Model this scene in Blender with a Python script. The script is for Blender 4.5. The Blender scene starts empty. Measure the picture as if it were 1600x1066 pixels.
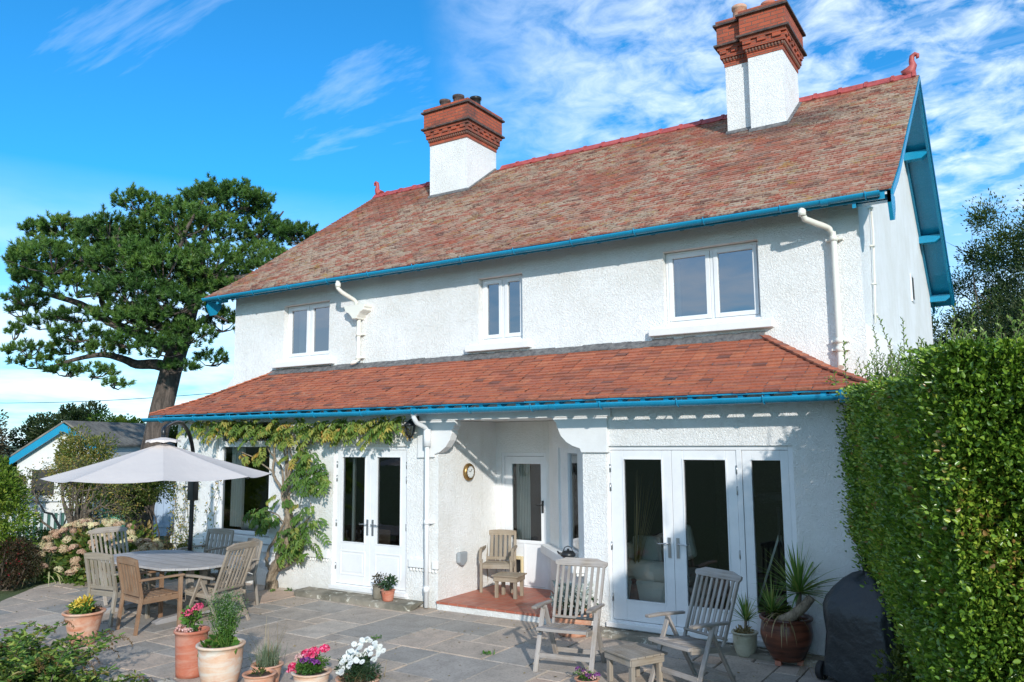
import bpy, bmesh, math, random
import numpy as np
from mathutils import Vector, Matrix, Quaternion
R = math.radians
random.seed(7); rng = np.random.default_rng(7)
SC = bpy.context.scene
COL = SC.collection

# ------------------------------------------------------------------ camera
cam = bpy.data.cameras.new('camera'); co = bpy.data.objects.new('camera', cam); COL.objects.link(co)
r_ = Vector((0.84201668, 0.53939524, -0.00779022)); u_ = Vector((0.07279786, -0.09930764, 0.99239028)); f_ = Vector((-0.53451696, 0.83617628, 0.1228855))
co.matrix_world = Matrix(((r_.x, u_.x, -f_.x, 11.1398), (r_.y, u_.y, -f_.y, -8.9517), (r_.z, u_.z, -f_.z, 2.2836), (0, 0, 0, 1)))
cam.sensor_width = 36; cam.lens = 1246.949 / 1600 * 36; cam.clip_start = .05; cam.clip_end = 3000
SC.camera = co
SC.view_settings.view_transform = 'Standard'; SC.view_settings.look = 'None'; SC.view_settings.exposure = 0.78; SC.view_settings.gamma = 1

# ------------------------------------------------------------------ node helper
class NT:
    def __init__(s, nt): s.nt = nt; s.nt.nodes.clear()
    def n(s, t, ins=None, **kw):
        nd = s.nt.nodes.new('ShaderNode' + t)
        for k, v in kw.items(): setattr(nd, k, v)
        for k, v in (ins or {}).items():
            sk = nd.inputs[k]
            if isinstance(v, bpy.types.NodeSocket): s.nt.links.new(v, sk)
            elif isinstance(v, bpy.types.Node): s.nt.links.new(v.outputs[0], sk)
            else:
                if sk.type == 'RGBA' and len(v) == 3: v = (*v, 1)
                sk.default_value = v
        return nd
    def math(s, op, a, b=0.0, clamp=False):
        return s.n('Math', {0: a, 1: b}, operation=op, use_clamp=clamp).outputs[0]
    def ramp(s, fac, stops, interp='LINEAR'):
        nd = s.n('ValToRGB', {0: fac}); cr = nd.color_ramp; cr.interpolation = interp
        while len(cr.elements) < len(stops): cr.elements.new(.5)
        for e, (p, c) in zip(cr.elements, stops):
            e.position = p; e.color = (c, c, c, 1) if isinstance(c, (int, float)) else (*c, 1)
        return nd.outputs[0]
    def mix(s, fac, a, b, blend='MIX'):
        nd = s.n('MixRGB', {0: fac, 1: a, 2: b}, blend_type=blend); return nd.outputs[0]
    def noise(s, vec, scale, detail=4, rough=.55, dist=0):
        return s.n('TexNoise', {'Vector': vec, 'Scale': scale, 'Detail': detail, 'Roughness': rough, 'Distortion': dist}).outputs[0]

# ------------------------------------------------------------------ world: daylight sky with broken cloud
SUN_EL, SUN_AZ = 21.5, 44.0           # sun stands to the front right of the house
w = bpy.data.worlds.new('World'); SC.world = w; w.use_nodes = True
W = NT(w.node_tree)
sky = W.n('TexSky', sky_type='NISHITA', sun_disc=False, sun_elevation=R(SUN_EL), sun_rotation=R(90 + SUN_AZ), altitude=50, air_density=1.0, dust_density=.6, ozone_density=2.5)
tc = W.n('TexCoord').outputs['Generated']
sx = W.n('SeparateXYZ', {0: tc}); X, Y, Z = sx.outputs
den = W.math('ADD', W.math('MAXIMUM', Z, 0.0), .12)
pl = W.n('CombineXYZ', {0: W.math('DIVIDE', X, den), 1: W.math('DIVIDE', Y, den), 2: 0.0}).outputs[0]
skyc = W.mix(.9, sky.outputs[0], (.025, .58, .90), 'MULTIPLY')
rot = W.n('Mapping', {'Vector': pl, 'Rotation': (0, 0, R(28)), 'Scale': (1, 1.0, 1)}).outputs[0]
big = W.noise(rot, .55, 3, .5, .3)
fine = W.noise(rot, 8.5, 6, .6, .35)
streakv = W.n('Mapping', {'Vector': pl, 'Rotation': (0, 0, R(62)), 'Scale': (.45, 2.3, 1), 'Location': (3.1, 1.7, 0)}).outputs[0]
streak = W.noise(streakv, 1.1, 8, .6, .35)
# the broken sheet of cloud lies to the right of the house's left chimney, high up
dr = W.n('VectorMath', {0: tc, 1: (-.08, .83, .46)}, operation='DOT_PRODUCT').outputs['Value']
region = W.ramp(dr, [(.83, 0.0), (.95, 1.0)])
m1 = W.ramp(W.math('ADD', W.math('MULTIPLY', fine, .75), W.math('MULTIPLY', big, .5)), [(.52, 0.0), (.80, 1.0)])
m1 = W.math('MULTIPLY', m1, region)
m2 = W.ramp(streak, [(.56, 0.0), (.82, .8)])
low = W.ramp(Z, [(.0, 1.0), (.13, .75), (.30, 0.0)])
lowm = W.math('MULTIPLY', low, W.ramp(W.noise(pl, .85, 6, .6, .2), [(.36, .35), (.58, 1.0)]))
front = W.ramp(Y, [(.0, 1.0), (.3, 0.0)])      # towards the sea, opposite the house: out-of-view grey-blue bank, added to whiten ambient light
behind = W.math('MULTIPLY', W.ramp(W.math('MULTIPLY', Y, -1.0), [(.0, 0.0), (.3, 1.0)]), W.ramp(W.noise(pl, 1.1, 6, .6, .3), [(.36, .2), (.62, 1.0)]))
cm = W.math('MAXIMUM', W.math('MAXIMUM', W.math('MAXIMUM', m1, m2), lowm), behind)
cm = W.math('MULTIPLY', cm, .85, True)
bank = W.math('MULTIPLY', W.ramp(Y, [(.40, 1.0), (.55, 0.0)]), 1.0)
cl = W.n('MixRGB', {0: W.ramp(W.math('MULTIPLY', W.math('ADD', Y, 0.0), -1.0), [(.0, 0.0), (.35, 1.0)]), 1: (5.2, 5.7, 6.2, 1), 2: (3.5, 4.1, 4.9, 1)}).outputs[0]
skyf = W.mix(cm, skyc, cl)
bg = W.n('Background', {'Color': skyf, 'Strength': .15})
W.n('OutputWorld', {0: bg})

sd = bpy.data.lights.new('sun', 'SUN'); sd.energy = 2.3; sd.angle = R(1.0); sd.color = (1, .95, .88)
so = bpy.data.objects.new('sun', sd); COL.objects.link(so)
sdir = Vector((math.cos(R(SUN_EL)) * math.sin(R(SUN_AZ)), -math.cos(R(SUN_EL)) * math.cos(R(SUN_AZ)), math.sin(R(SUN_EL))))
so.rotation_euler = sdir.to_track_quat('Z', 'Y').to_euler(); so.location = (20, -20, 15)

# ------------------------------------------------------------------ materials
MAT = {}
def mat(name, fn, **kw):
    m = bpy.data.materials.new(name); m.use_nodes = True; t = NT(m.node_tree)
    fn(t, **kw); MAT[name] = m; return m
def out(t, sh, disp=None): t.n('OutputMaterial', {'Surface': sh})
def bsdf(t, col, rough=.6, bump=None, bs=.3, bd=.01, **kw):
    ins = {'Base Color': col, 'Roughness': rough}
    if bump is not None:
        ins['Normal'] = t.n('Bump', {'Height': bump, 'Strength': bs, 'Distance': bd}).outputs[0]
    for k, v in kw.items(): ins[k.replace('_', ' ')] = v
    return t.n('BsdfPrincipled', ins).outputs[0]
def geo(t): return t.n('NewGeometry').outputs['Position']
def rnd(t): return t.n('Attribute', attribute_name='rnd').outputs['Fac']

def m_stucco(t, col=(.86, .86, .85), rough_scale=1.0):
    p = geo(t)
    v = t.n('TexVoronoi', {'Vector': t.n('VectorMath', {0: p, 1: t.n('TexNoise', {'Vector': p, 'Scale': 9.0}).outputs['Color']}, operation='ADD').outputs[0], 'Scale': 24.0 * rough_scale}, feature='SMOOTH_F1').outputs['Distance']
    n1 = t.noise(p, 38 * rough_scale, 5, .65); n2 = t.noise(p, 1.3, 5, .6)
    h = t.math('ADD', t.math('MULTIPLY', t.math('SUBTRACT', 1.0, v), .7), t.math('MULTIPLY', n1, 1.0))
    stain = t.ramp(n2, [(.35, (.90, .89, .86)), (.62, (1, 1, 1))])
    c = t.mix(1.0, (*col, 1), stain, 'MULTIPLY')
    z = t.n('SeparateXYZ', {0: p}).outputs[2]
    low = t.math('MULTIPLY', t.ramp(t.math('ADD', z, t.math('MULTIPLY', t.noise(p, 6, 4), .35)), [(.14, 1.0), (.42, 0.0)]), .30)
    c = t.mix(low, c, (.42, .43, .36, 1))
    sv = t.n('Mapping', {'Vector': p, 'Scale': (7, 7, .55)}).outputs[0]
    c = t.mix(t.math('MULTIPLY', t.ramp(t.noise(sv, 1.0, 6, .65, .3), [(.56, 0.0), (.78, 1.0)]), .28), c, (.50, .49, .44, 1))
    out(t, bsdf(t, c, .85, h, .75, .018))
mat('stucco', m_stucco)
def m_paint(t, col=(.8, .8, .8), rough=.35, var=.04, bs=.12):
    p = geo(t); n = t.noise(p, 3.5, 6, .65); n2 = t.noise(p, 45, 3)
    c = t.mix(t.ramp(n, [(.35, var * 6), (.6, 0.0)]), (*col, 1), tuple(x * .72 for x in col) + (1,))
    out(t, bsdf(t, c, t.ramp(n2, [(.3, rough * .8), (.7, rough * 1.25)]), n2, bs, .003))
mat('white_paint', m_paint, col=(.80, .81, .82), rough=.32)
mat('smooth_render', m_paint, col=(.78, .78, .77), rough=.7, bs=.5)
mat('cream_pipe', m_paint, col=(.80, .78, .70), rough=.35)
mat('blue_paint', m_paint, col=(.010, .27, .46), rough=.25, var=.07)
mat('steel', lambda t: out(t, bsdf(t, (.45, .46, .47), .3, Metallic=.9)))
mat('black_metal', m_paint, col=(.015, .016, .018), rough=.35)
mat('grey_plastic', m_paint, col=(.30, .33, .35), rough=.5)
mat('brass', lambda t: out(t, bsdf(t, t.ramp(t.noise(geo(t), 30), [(.3, (.20, .11, .04)), (.7, (.42, .27, .10))]), .35, Metallic=.8)))
mat('clock_face', m_paint, col=(.72, .74, .72), rough=.2)
mat('rubber', m_paint, col=(.02, .02, .022), rough=.6)
mat('wheel_grey', m_paint, col=(.5, .5, .52), rough=.5)
mat('cream_plastic', m_paint, col=(.66, .55, .33), rough=.5)
mat('dark_room', m_paint, col=(.05, .048, .043), rough=.9)  # near-black colour stands in for the gloom of unlit interiors
mat('room_floor', m_paint, col=(.16, .12, .09), rough=.6)
mat('blind', m_paint, col=(.55, .57, .50), rough=.8)

def m_glass(t, tint=(.86, .9, .9), boost=.10, spread=.9):
    fr = t.n('Fresnel', {'IOR': 1.55}).outputs[0]
    p = geo(t)
    f = t.math('ADD', t.math('MULTIPLY', fr, spread), boost, True)
    nb = t.n('Bump', {'Height': t.noise(p, 1.1, 2), 'Strength': .06, 'Distance': .05}).outputs[0]
    g = t.n('BsdfGlossy', {'Color': (.95, .97, 1, 1), 'Roughness': .015, 'Normal': nb}).outputs[0]
    tr = t.n('BsdfTransparent', {'Color': (*tint, 1)}).outputs[0]
    out(t, t.n('MixShader', {0: f, 1: tr, 2: g}).outputs[0])
mat('glass', m_glass, boost=.03)
mat('glass_upper', m_glass, boost=.26, tint=(.6, .66, .7))

def m_rooftile(t, old=True):
    p = geo(t); r = rnd(t)
    r2 = t.n('TexWhiteNoise', {'W': t.math('MULTIPLY', r, 913.7)}, noise_dimensions='1D').outputs['Value']
    fine = t.noise(p, 28, 5, .65); mid = t.noise(p, 2.2, 6, .62, .4); bigp = t.noise(p, .55, 5, .6, .5)
    if old:
        base = t.ramp(r, [(0, (.18, .075, .055)), (.12, (.38, .108, .068)), (.38, (.46, .142, .085)), (.68, (.37, .135, .088)), (.86, (.27, .15, .11))], 'CONSTANT')
        base = t.mix(t.math('MULTIPLY', r2, .5), base, (.37, .155, .105, 1))
        m = t.math('ADD', t.math('MULTIPLY', bigp, .75), t.math('MULTIPLY', mid, .25))
        x = t.n('SeparateXYZ', {0: p}).outputs
        # weathering shows strongest in the left half and by the ridge
        ls = t.math('ADD', m, t.math('MULTIPLY', t.ramp(t.math('MULTIPLY', t.math('ADD', x[0], 3), .08), [(.05, 0.0), (.25, 1.0), (.38, .9), (.7, .1), (1, .7)]), .13))
        spots = t.ramp(t.math('ADD', t.math('MULTIPLY', fine, .5), t.math('MULTIPLY', r2, .16)), [(.27, 0.0), (.36, 1.0)])
        lich = t.math('MULTIPLY', t.ramp(ls, [(.46, .12), (.61, .95)]), t.math('MAXIMUM', t.math('MULTIPLY', spots, .8), t.ramp(r2, [(.60, 0.0), (.85, .45)])))
        c = t.mix(lich, base, t.mix(fine, (.44, .35, .26, 1), (.60, .51, .37, 1)))
        yel = t.math('MULTIPLY', t.ramp(t.noise(t.n('VectorMath', {0: p, 1: (7.3, 2.1, 5)}, operation='ADD').outputs[0], 2.6, 6, .68, .5), [(.56, 0.0), (.66, .8)]), t.ramp(fine, [(.42, 0.0), (.55, 1.0)]))
        c = t.mix(yel, c, (.42, .25, .05, 1))
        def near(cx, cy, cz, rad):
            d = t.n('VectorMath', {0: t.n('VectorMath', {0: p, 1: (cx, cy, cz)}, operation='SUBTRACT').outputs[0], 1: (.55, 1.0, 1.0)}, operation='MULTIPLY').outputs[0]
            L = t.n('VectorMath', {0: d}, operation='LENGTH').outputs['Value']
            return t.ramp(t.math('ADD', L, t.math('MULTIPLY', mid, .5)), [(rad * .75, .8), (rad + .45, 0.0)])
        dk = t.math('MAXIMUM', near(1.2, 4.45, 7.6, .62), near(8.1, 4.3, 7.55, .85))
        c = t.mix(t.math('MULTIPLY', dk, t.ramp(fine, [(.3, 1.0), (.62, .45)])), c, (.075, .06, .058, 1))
        rough = .9
    else:
        base = t.ramp(r, [(0, (.22, .085, .062)), (.035, (.34, .105, .062)), (.10, (.45, .135, .070)), (.4, (.51, .165, .082)), (.65, (.47, .14, .072)), (.88, (.41, .125, .072))], 'CONSTANT')
        patch = t.ramp(t.noise(p, 1.4, 4, .6, .3), [(.54, 0.0), (.68, .6)])
        c = t.mix(t.math('MULTIPLY', t.math('MULTIPLY', patch, r2), .8), base, (.20, .09, .07, 1))
        l2 = t.math('MULTIPLY', t.ramp(t.noise(p, 3.1, 6, .7, .6), [(.58, 0.0), (.68, .8)]), t.ramp(fine, [(.46, 0.0), (.56, 1.0)]))
        xx = t.n('SeparateXYZ', {0: p}).outputs[0]
        l2 = t.math('MULTIPLY', l2, t.ramp(t.math('MULTIPLY', t.math('ADD', xx, 3), .08), [(.3, 1.0), (.45, .25)]))
        c = t.mix(l2, c, (.42, .36, .27, 1)); rough = .8
        st = t.noise(t.n('Mapping', {'Vector': p, 'Scale': (1.1, 9, 9)}).outputs[0], 1.3, 6, .7, .4)
        c = t.mix(t.ramp(st, [(.50, 0.0), (.66, .62)]), c, (.15, .08, .062, 1)); c = t.mix(t.ramp(st, [(.26, .5), (.42, 0.0)]), c, (.55, .24, .12, 1))
    c = t.mix(t.ramp(fine, [(.3, .35), (.6, 0.0)]), c, (.06, .045, .04, 1))
    out(t, bsdf(t, c, rough, fine, .5, .006))
mat('old_tiles', m_rooftile, old=True)
mat('new_tiles', m_rooftile, old=False)
def m_ridge(t):
    p = geo(t); f = t.noise(p, 9, 6, .65)
    c = t.ramp(f, [(.3, (.12, .06, .055)), (.45, (.40, .075, .07)), (.62, (.48, .10, .085)), (.78, (.36, .25, .18))])
    out(t, bsdf(t, c, .55, f, .3, .01))
mat('ridge_tile', m_ridge)
def m_slate(t):
    p = geo(t); f = t.noise(p, 14, 6, .7)
    out(t, bsdf(t, t.ramp(f, [(.3, (.05, .05, .055)), (.7, (.22, .21, .2))]), .8, f, .5, .01))
mat('lead', m_slate)
def m_brick(t):
    tcn = t.n('TexCoord'); uv = t.n('UVMap').outputs[0]; p = geo(t)
    b = t.n('TexBrick', {'Vector': uv, 'Color1': (.45, .098, .045, 1), 'Color2': (.34, .075, .04, 1), 'Mortar': (.17, .09, .065, 1), 'Scale': 1.0, 'Mortar Size': .007, 'Mortar Smooth': .2, 'Bias': 0.0, 'Brick Width': .215, 'Row Height': .07})
    f = t.noise(p, 12, 6, .65); g = t.noise(p, 2.1, 5, .6)
    c = t.mix(t.ramp(g, [(.50, 0.0), (.66, .75)]), b.outputs['Color'], (.07, .05, .045, 1))
    c = t.mix(t.ramp(f, [(.6, 0.0), (.72, .35)]), c, (.45, .3, .2, 1))
    h = t.math('ADD', t.math('MULTIPLY', b.outputs['Fac'], -.8), t.math('MULTIPLY', f, .4))
    out(t, bsdf(t, c, .85, h, .7, .01))
mat('brick', m_brick)
def m_lead_top(t):
    p = geo(t); f = t.noise(p, 8, 6, .7)
    out(t, bsdf(t, t.ramp(f, [(.35, (.035, .032, .034)), (.55, (.10, .07, .06)), (.7, (.30, .12, .08))]), .8, f, .5, .01))
mat('brick_capping', m_lead_top)
def m_wood(t, a=(.37, .31, .235), b=(.17, .13, .095), grey=(.38, .36, .34)):
    uv = t.n('UVMap').outputs[0]; r = rnd(t); tint = t.n('ObjectInfo').outputs['Color']
    v = t.n('VectorMath', {0: uv, 1: t.n('CombineXYZ', {0: t.math('MULTIPLY', r, 37.0), 1: t.math('MULTIPLY', r, 13.0)}).outputs[0]}, operation='ADD').outputs[0]
    mp = t.n('Mapping', {'Vector': v, 'Scale': (2.2, 55, 1)}).outputs[0]
    g = t.noise(mp, 1.0, 6, .65, .3); l = t.noise(geo(t), 6, 5, .6)
    c = t.mix(t.ramp(g, [(.35, 0.0), (.65, 1.0)]), (*b, 1), (*a, 1))
    nz = t.n('SeparateXYZ', {0: t.n('NewGeometry').outputs['Normal']}).outputs[2]
    c = t.mix(t.math('MULTIPLY', t.ramp(l, [(.3, .1), (.65, .8)]), .75), c, (*grey, 1))
    c = t.mix(1.0, c, tint, 'MULTIPLY')
    c = t.mix(t.math('MULTIPLY', r, .5), c, (*tuple(x * .5 for x in a), 1))
    out(t, bsdf(t, c, .8, g, .4, .003))
mat('teak', m_wood)
mat('table_wood', m_wood, a=(.44, .42, .41), b=(.33, .31, .3), grey=(.52, .51, .52))
mat('brown_wood', m_wood, a=(.34, .17, .08), b=(.15, .08, .045), grey=(.36, .27, .19))
def m_slab(t):
    p = geo(t); r = rnd(t); r2 = t.n('TexWhiteNoise', {'W': t.math('MULTIPLY', r, 517.0)}, noise_dimensions='1D').outputs['Value']
    c = t.ramp(r, [(0, (.36, .325, .285)), (.11, (.49, .395, .31)), (.32, (.54, .425, .335)), (.46, (.46, .39, .325)), (.6, (.57, .485, .40)), (.72, (.49, .395, .315)), (.88, (.41, .365, .32)), (.95, (.56, .395, .29))], 'CONSTANT')
    n = t.noise(p, 3.5, 7, .65, .5); f = t.noise(p, 40, 5, .65); mv = t.n('Mapping', {'Vector': p, 'Scale': (1.2, 7, 1)}).outputs[0]; rip = t.noise(mv, 1.6, 6, .6, .8)
    c = t.mix(t.math('MULTIPLY', t.ramp(n, [(.36, 1.0), (.56, 0.0)]), .38), c, (.16, .145, .125, 1))
    c = t.mix(t.math('MULTIPLY', t.ramp(rip, [(.5, 0.0), (.7, .45)]), r2), c, (.42, .37, .32, 1))
    c = t.mix(t.ramp(f, [(.34, .45), (.5, 0.0)]), c, (.10, .10, .085, 1))
    h = t.math('ADD', t.math('MULTIPLY', rip, 1.0), t.math('MULTIPLY', f, .35))
    out(t, bsdf(t, c, .8, h, .35, .012))
mat('flagstone', m_slab)
def m_dirt(t, a=(.05, .042, .03), b=(.12, .10, .07)):
    p = geo(t); f = t.noise(p, 30, 6, .7)
    out(t, bsdf(t, t.ramp(f, [(.35, a), (.65, b)]), .95, f, .8, .02))
mat('joint', m_dirt, a=(.028, .03, .02), b=(.085, .08, .06))
mat('soil', m_dirt, a=(.03, .02, .013), b=(.10, .065, .04))
mat('coir', m_dirt, a=(.14, .09, .04), b=(.32, .2, .08))
def m_grass(t):
    p = geo(t); f = t.noise(p, 6, 8, .7); g = t.noise(p, .15, 5)
    c = t.mix(g, t.ramp(f, [(.3, (.028, .06, .012)), (.7, (.09, .16, .035))]), (.09, .10, .04, 1))
    out(t, bsdf(t, c, .95, f, .9, .05))
mat('grass_ground', m_grass)
def m_rock(t):
    p = geo(t); f = t.noise(p, 9, 7, .65, .3)
    out(t, bsdf(t, t.ramp(f, [(.3, (.10, .09, .075)), (.5, (.33, .29, .23)), (.7, (.55, .52, .45))]), .9, f, .8, .03))
mat('rock', m_rock)
def m_step(t):
    p = geo(t); f = t.noise(p, 7, 7, .7, .3); z = t.noise(p, 2.0, 4)
    c = t.mix(t.ramp(f, [(.56, 0.0), (.62, .9)]), t.ramp(z, [(.35, (.13, .12, .09)), (.6, (.27, .24, .19))]), (.55, .53, .45, 1))
    out(t, bsdf(t, c, .95, f, .8, .02))
mat('step_stone', m_step)
def m_quarry(t):
    p = geo(t)
    b = t.n('TexBrick', {'Vector': p, 'Color1': (.44, .125, .07, 1), 'Color2': (.33, .095, .06, 1), 'Mortar': (.34, .23, .17, 1), 'Scale': 1.0, 'Mortar Size': .005, 'Brick Width': .152, 'Row Height': .152}, offset=0.0)
    f = t.noise(p, 7, 6, .6)
    c = t.mix(t.ramp(f, [(.45, 0.0), (.75, .5)]), b.outputs['Color'], (.52, .24, .16, 1))
    out(t, bsdf(t, c, .5, t.math('MULTIPLY', b.outputs['Fac'], -1.0), .5, .004))
mat('quarry_tile', m_quarry)
def m_terra(t, a=(.50, .19, .10), b=(.66, .38, .25), bloom=(.62, .50, .40), amt=.5):
    tcn = t.n('TexCoord').outputs['Object']; p = geo(t); f = t.noise(p, 7, 7, .65, .5); g = t.noise(p, 40, 4)
    mp = t.n('Mapping', {'Vector': tcn, 'Scale': (2, 2, 9)}).outputs[0]; s = t.noise(mp, 1.6, 5, .6, .6)
    c = t.mix(t.ramp(f, [(.35, 0.0), (.65, 1.0)]), (*a, 1), (*b, 1))
    c = t.mix(t.math('MULTIPLY', t.ramp(s, [(.45, 0.0), (.62, 1.0)]), amt), c, (*bloom, 1))
    out(t, bsdf(t, c, .85, g, .25, .004))
mat('terracotta', m_terra)
mat('terracotta_pale', m_terra, a=(.60, .33, .21), b=(.68, .48, .34), bloom=(.66, .60, .52), amt=.9)
mat('terracotta_red', m_terra, a=(.42, .12, .07), b=(.50, .17, .10), amt=.25)
mat('glazed_brown', lambda t: out(t, bsdf(t, t.ramp(t.noise(t.n('Mapping', {'Vector': geo(t), 'Scale': (1, 1, 7)}).outputs[0], 3, 5), [(.35, (.05, .018, .012)), (.65, (.20, .065, .035))]), .28)))
mat('glazed_cream', lambda t: out(t, bsdf(t, t.ramp(t.noise(geo(t), 9, 5), [(.35, (.36, .34, .24)), (.65, (.52, .50, .38))]), .3)))
def m_bark(t, a=(.10, .08, .065), b=(.32, .26, .22), sc=1):
    p = geo(t); mp = t.n('Mapping', {'Vector': p, 'Scale': (9 * sc, 9 * sc, 2.2 * sc)}).outputs[0]
    v = t.noise(mp, 1.0, 6, .65, 1.2); f = t.noise(p, 25, 5, .6)
    c = t.ramp(t.math('ADD', t.math('MULTIPLY', v, .8), t.math('MULTIPLY', f, .2)), [(.36, a), (.62, b)])
    out(t, bsdf(t, c, .95, v, .9, .05))
mat('pine_bark', m_bark, a=(.04, .033, .028), b=(.16, .125, .105))
mat('vine_bark', m_bark, a=(.14, .105, .07), b=(.40, .32, .23), sc=3)
mat('twig', m_bark, a=(.07, .055, .04), b=(.20, .16, .12), sc=2)
def m_leaf(t, stops, rough=.5, trans=.35, spec=.4):
    r = rnd(t); c = t.ramp(r, stops)
    n = t.noise(geo(t), 1.6, 3)
    c = t.mix(1.0, c, t.ramp(n, [(.3, (.78, .78, .78)), (.7, (1.12, 1.12, 1.12))]), 'MULTIPLY')
    a = t.n('BsdfPrincipled', {'Base Color': c, 'Roughness': rough, 'Specular IOR Level': spec}).outputs[0]
    b = t.n('BsdfTranslucent', {'Color': t.mix(1.0, c, (1.25, 1.3, .7, 1), 'MULTIPLY')}).outputs[0]
    out(t, t.n('MixShader', {0: trans, 1: a, 2: b}).outputs[0])
def leafmat(name, stops, **kw): mat(name, m_leaf, stops=stops, **kw)
leafmat('privet', [(0, (.07, .15, .018)), (.4, (.14, .26, .03)), (.75, (.26, .39, .045)), (.94, (.42, .50, .07)), (1, (.33, .19, .06))], rough=.3, trans=.2, spec=.6)
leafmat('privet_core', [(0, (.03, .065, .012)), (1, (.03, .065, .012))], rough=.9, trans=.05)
leafmat('privet_tip', [(0, (.12, .22, .04)), (.6, (.22, .32, .07)), (1, (.34, .38, .12))], rough=.35, trans=.35)
leafmat('pine_needle', [(0, (.024, .070, .018)), (.45, (.062, .145, .028)), (.85, (.135, .24, .038)), (1, (.22, .22, .05))], rough=.5, trans=.18)
leafmat('wisteria_leaf', [(0, (.08, .17, .03)), (.35, (.17, .27, .05)), (.65, (.32, .36, .08)), (.85, (.48, .40, .09)), (1, (.52, .27, .06))], trans=.4)
leafmat('wisteria_green', [(0, (.06, .14, .025)), (.45, (.11, .22, .04)), (.8, (.20, .30, .06)), (1, (.42, .36, .09))], trans=.4)
leafmat('dark_shrub', [(0, (.012, .03, .012)), (.6, (.03, .062, .018)), (1, (.07, .09, .03))])
leafmat('olive_shrub', [(0, (.03, .06, .014)), (.5, (.075, .12, .022)), (1, (.17, .19, .04))])
leafmat('bright_shrub', [(0, (.07, .14, .015)), (.5, (.16, .26, .03)), (1, (.32, .36, .05))])
leafmat('brown_shrub', [(0, (.035, .035, .025)), (.5, (.09, .08, .045)), (1, (.16, .13, .08))])
leafmat('fruit_leaf', [(0, (.06, .11, .02)), (.4, (.16, .20, .045)), (.75, (.34, .30, .08)), (1, (.42, .26, .07))])
leafmat('right_tree', [(0, (.022, .055, .014)), (.5, (.055, .11, .024)), (1, (.15, .18, .06))])
leafmat('silver_leaf', [(0, (.28, .33, .32)), (1, (.60, .64, .62))], trans=.15)
leafmat('lavender_leaf', [(0, (.12, .18, .10)), (1, (.30, .36, .24))])
leafmat('pot_green', [(0, (.04, .11, .02)), (.6, (.09, .22, .035)), (1, (.20, .32, .06))])
leafmat('dark_pot_green', [(0, (.02, .06, .025)), (1, (.07, .14, .06))])
leafmat('dry_stem', [(0, (.20, .14, .07)), (1, (.45, .36, .20))])
leafmat('cordyline', [(0, (.08, .19, .035)), (.6, (.17, .30, .055)), (1, (.40, .42, .13))], trans=.2)
leafmat('phormium', [(0, (.18, .25, .07)), (.4, (.50, .50, .22)), (1, (.66, .62, .36))], trans=.2)
leafmat('red_shrub', [(0, (.03, .035, .015)), (.6, (.075, .055, .025)), (.93, (.13, .06, .04)), (1, (.45, .02, .04))])
leafmat('hydrangea_flower', [(0, (.42, .22, .17)), (.3, (.58, .40, .27)), (.7, (.70, .56, .37)), (1, (.66, .64, .38))], trans=.2)
leafmat('hydrangea_leaf', [(0, (.06, .12, .025)), (.6, (.15, .22, .04)), (1, (.36, .20, .08))])
leafmat('buddleia_leaf', [(0, (.06, .14, .03)), (.5, (.16, .29, .055)), (.85, (.34, .42, .08)), (1, (.30, .2, .08))])
leafmat('buddleia_spike', [(0, (.11, .06, .02)), (1, (.28, .17, .05))])
leafmat('pink_petal', [(0, (.60, .05, .14)), (1, (.85, .16, .30))], trans=.2)
leafmat('pale_pink_petal', [(0, (.66, .35, .33)), (1, (.80, .55, .52))], trans=.2)
leafmat('magenta_petal', [(0, (.55, .01, .10)), (.5, (.80, .03, .15)), (1, (.85, .30, .45))], trans=.2)
leafmat('purple_petal', [(0, (.12, .02, .18)), (1, (.35, .08, .36))], trans=.2)
leafmat('white_petal', [(0, (.72, .74, .75)), (1, (.85, .85, .84))], trans=.2)
leafmat('yellow_petal', [(0, (.60, .38, .03)), (1, (.75, .60, .12))], trans=.2)
def m_cloth(t, col, rough=.8, tr=.0, sc=6, bs=.35):
    p = geo(t); f = t.noise(p, sc, 4); wv = t.noise(p, 300, 2)
    a = bsdf(t, (*col, 1), rough, f, bs, .03)
    if tr: a = t.n('MixShader', {0: tr, 1: a, 2: t.n('BsdfTranslucent', {'Color': (*col, 1)}).outputs[0]}).outputs[0]
    out(t, a)
mat('canopy_cloth', m_cloth, col=(.80, .72, .67), tr=.25)
mat('bbq_cover', m_cloth, col=(.024, .029, .032), rough=.40, sc=5, bs=1.0)
mat('sofa_fabric', m_cloth, col=(.74, .67, .55), sc=20)
mat('cushion_fabric', m_cloth, col=(.60, .57, .48), sc=20)
mat('curtain_cloth', m_cloth, col=(.72, .70, .62), tr=.2, sc=12)
def m_shedroof(t):
    p = geo(t); f = t.noise(p, 4, 6, .7)
    out(t, bsdf(t, t.ramp(f, [(.35, (.10, .09, .08)), (.65, (.26, .24, .2))]), .9, f, .5, .02))
mat('shed_roof', m_shedroof)
mat('shed_white', m_paint, col=(.74, .74, .72), rough=.6)
mat('fence_dark', m_paint, col=(.03, .10, .08), rough=.7)
mat('fence_pale', m_paint, col=(.52, .55, .54), rough=.7, var=.1)
mat('butt_green', m_paint, col=(.08, .33, .24), rough=.4)
mat('gate_blue', m_paint, col=(.36, .46, .60), rough=.6)

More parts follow.
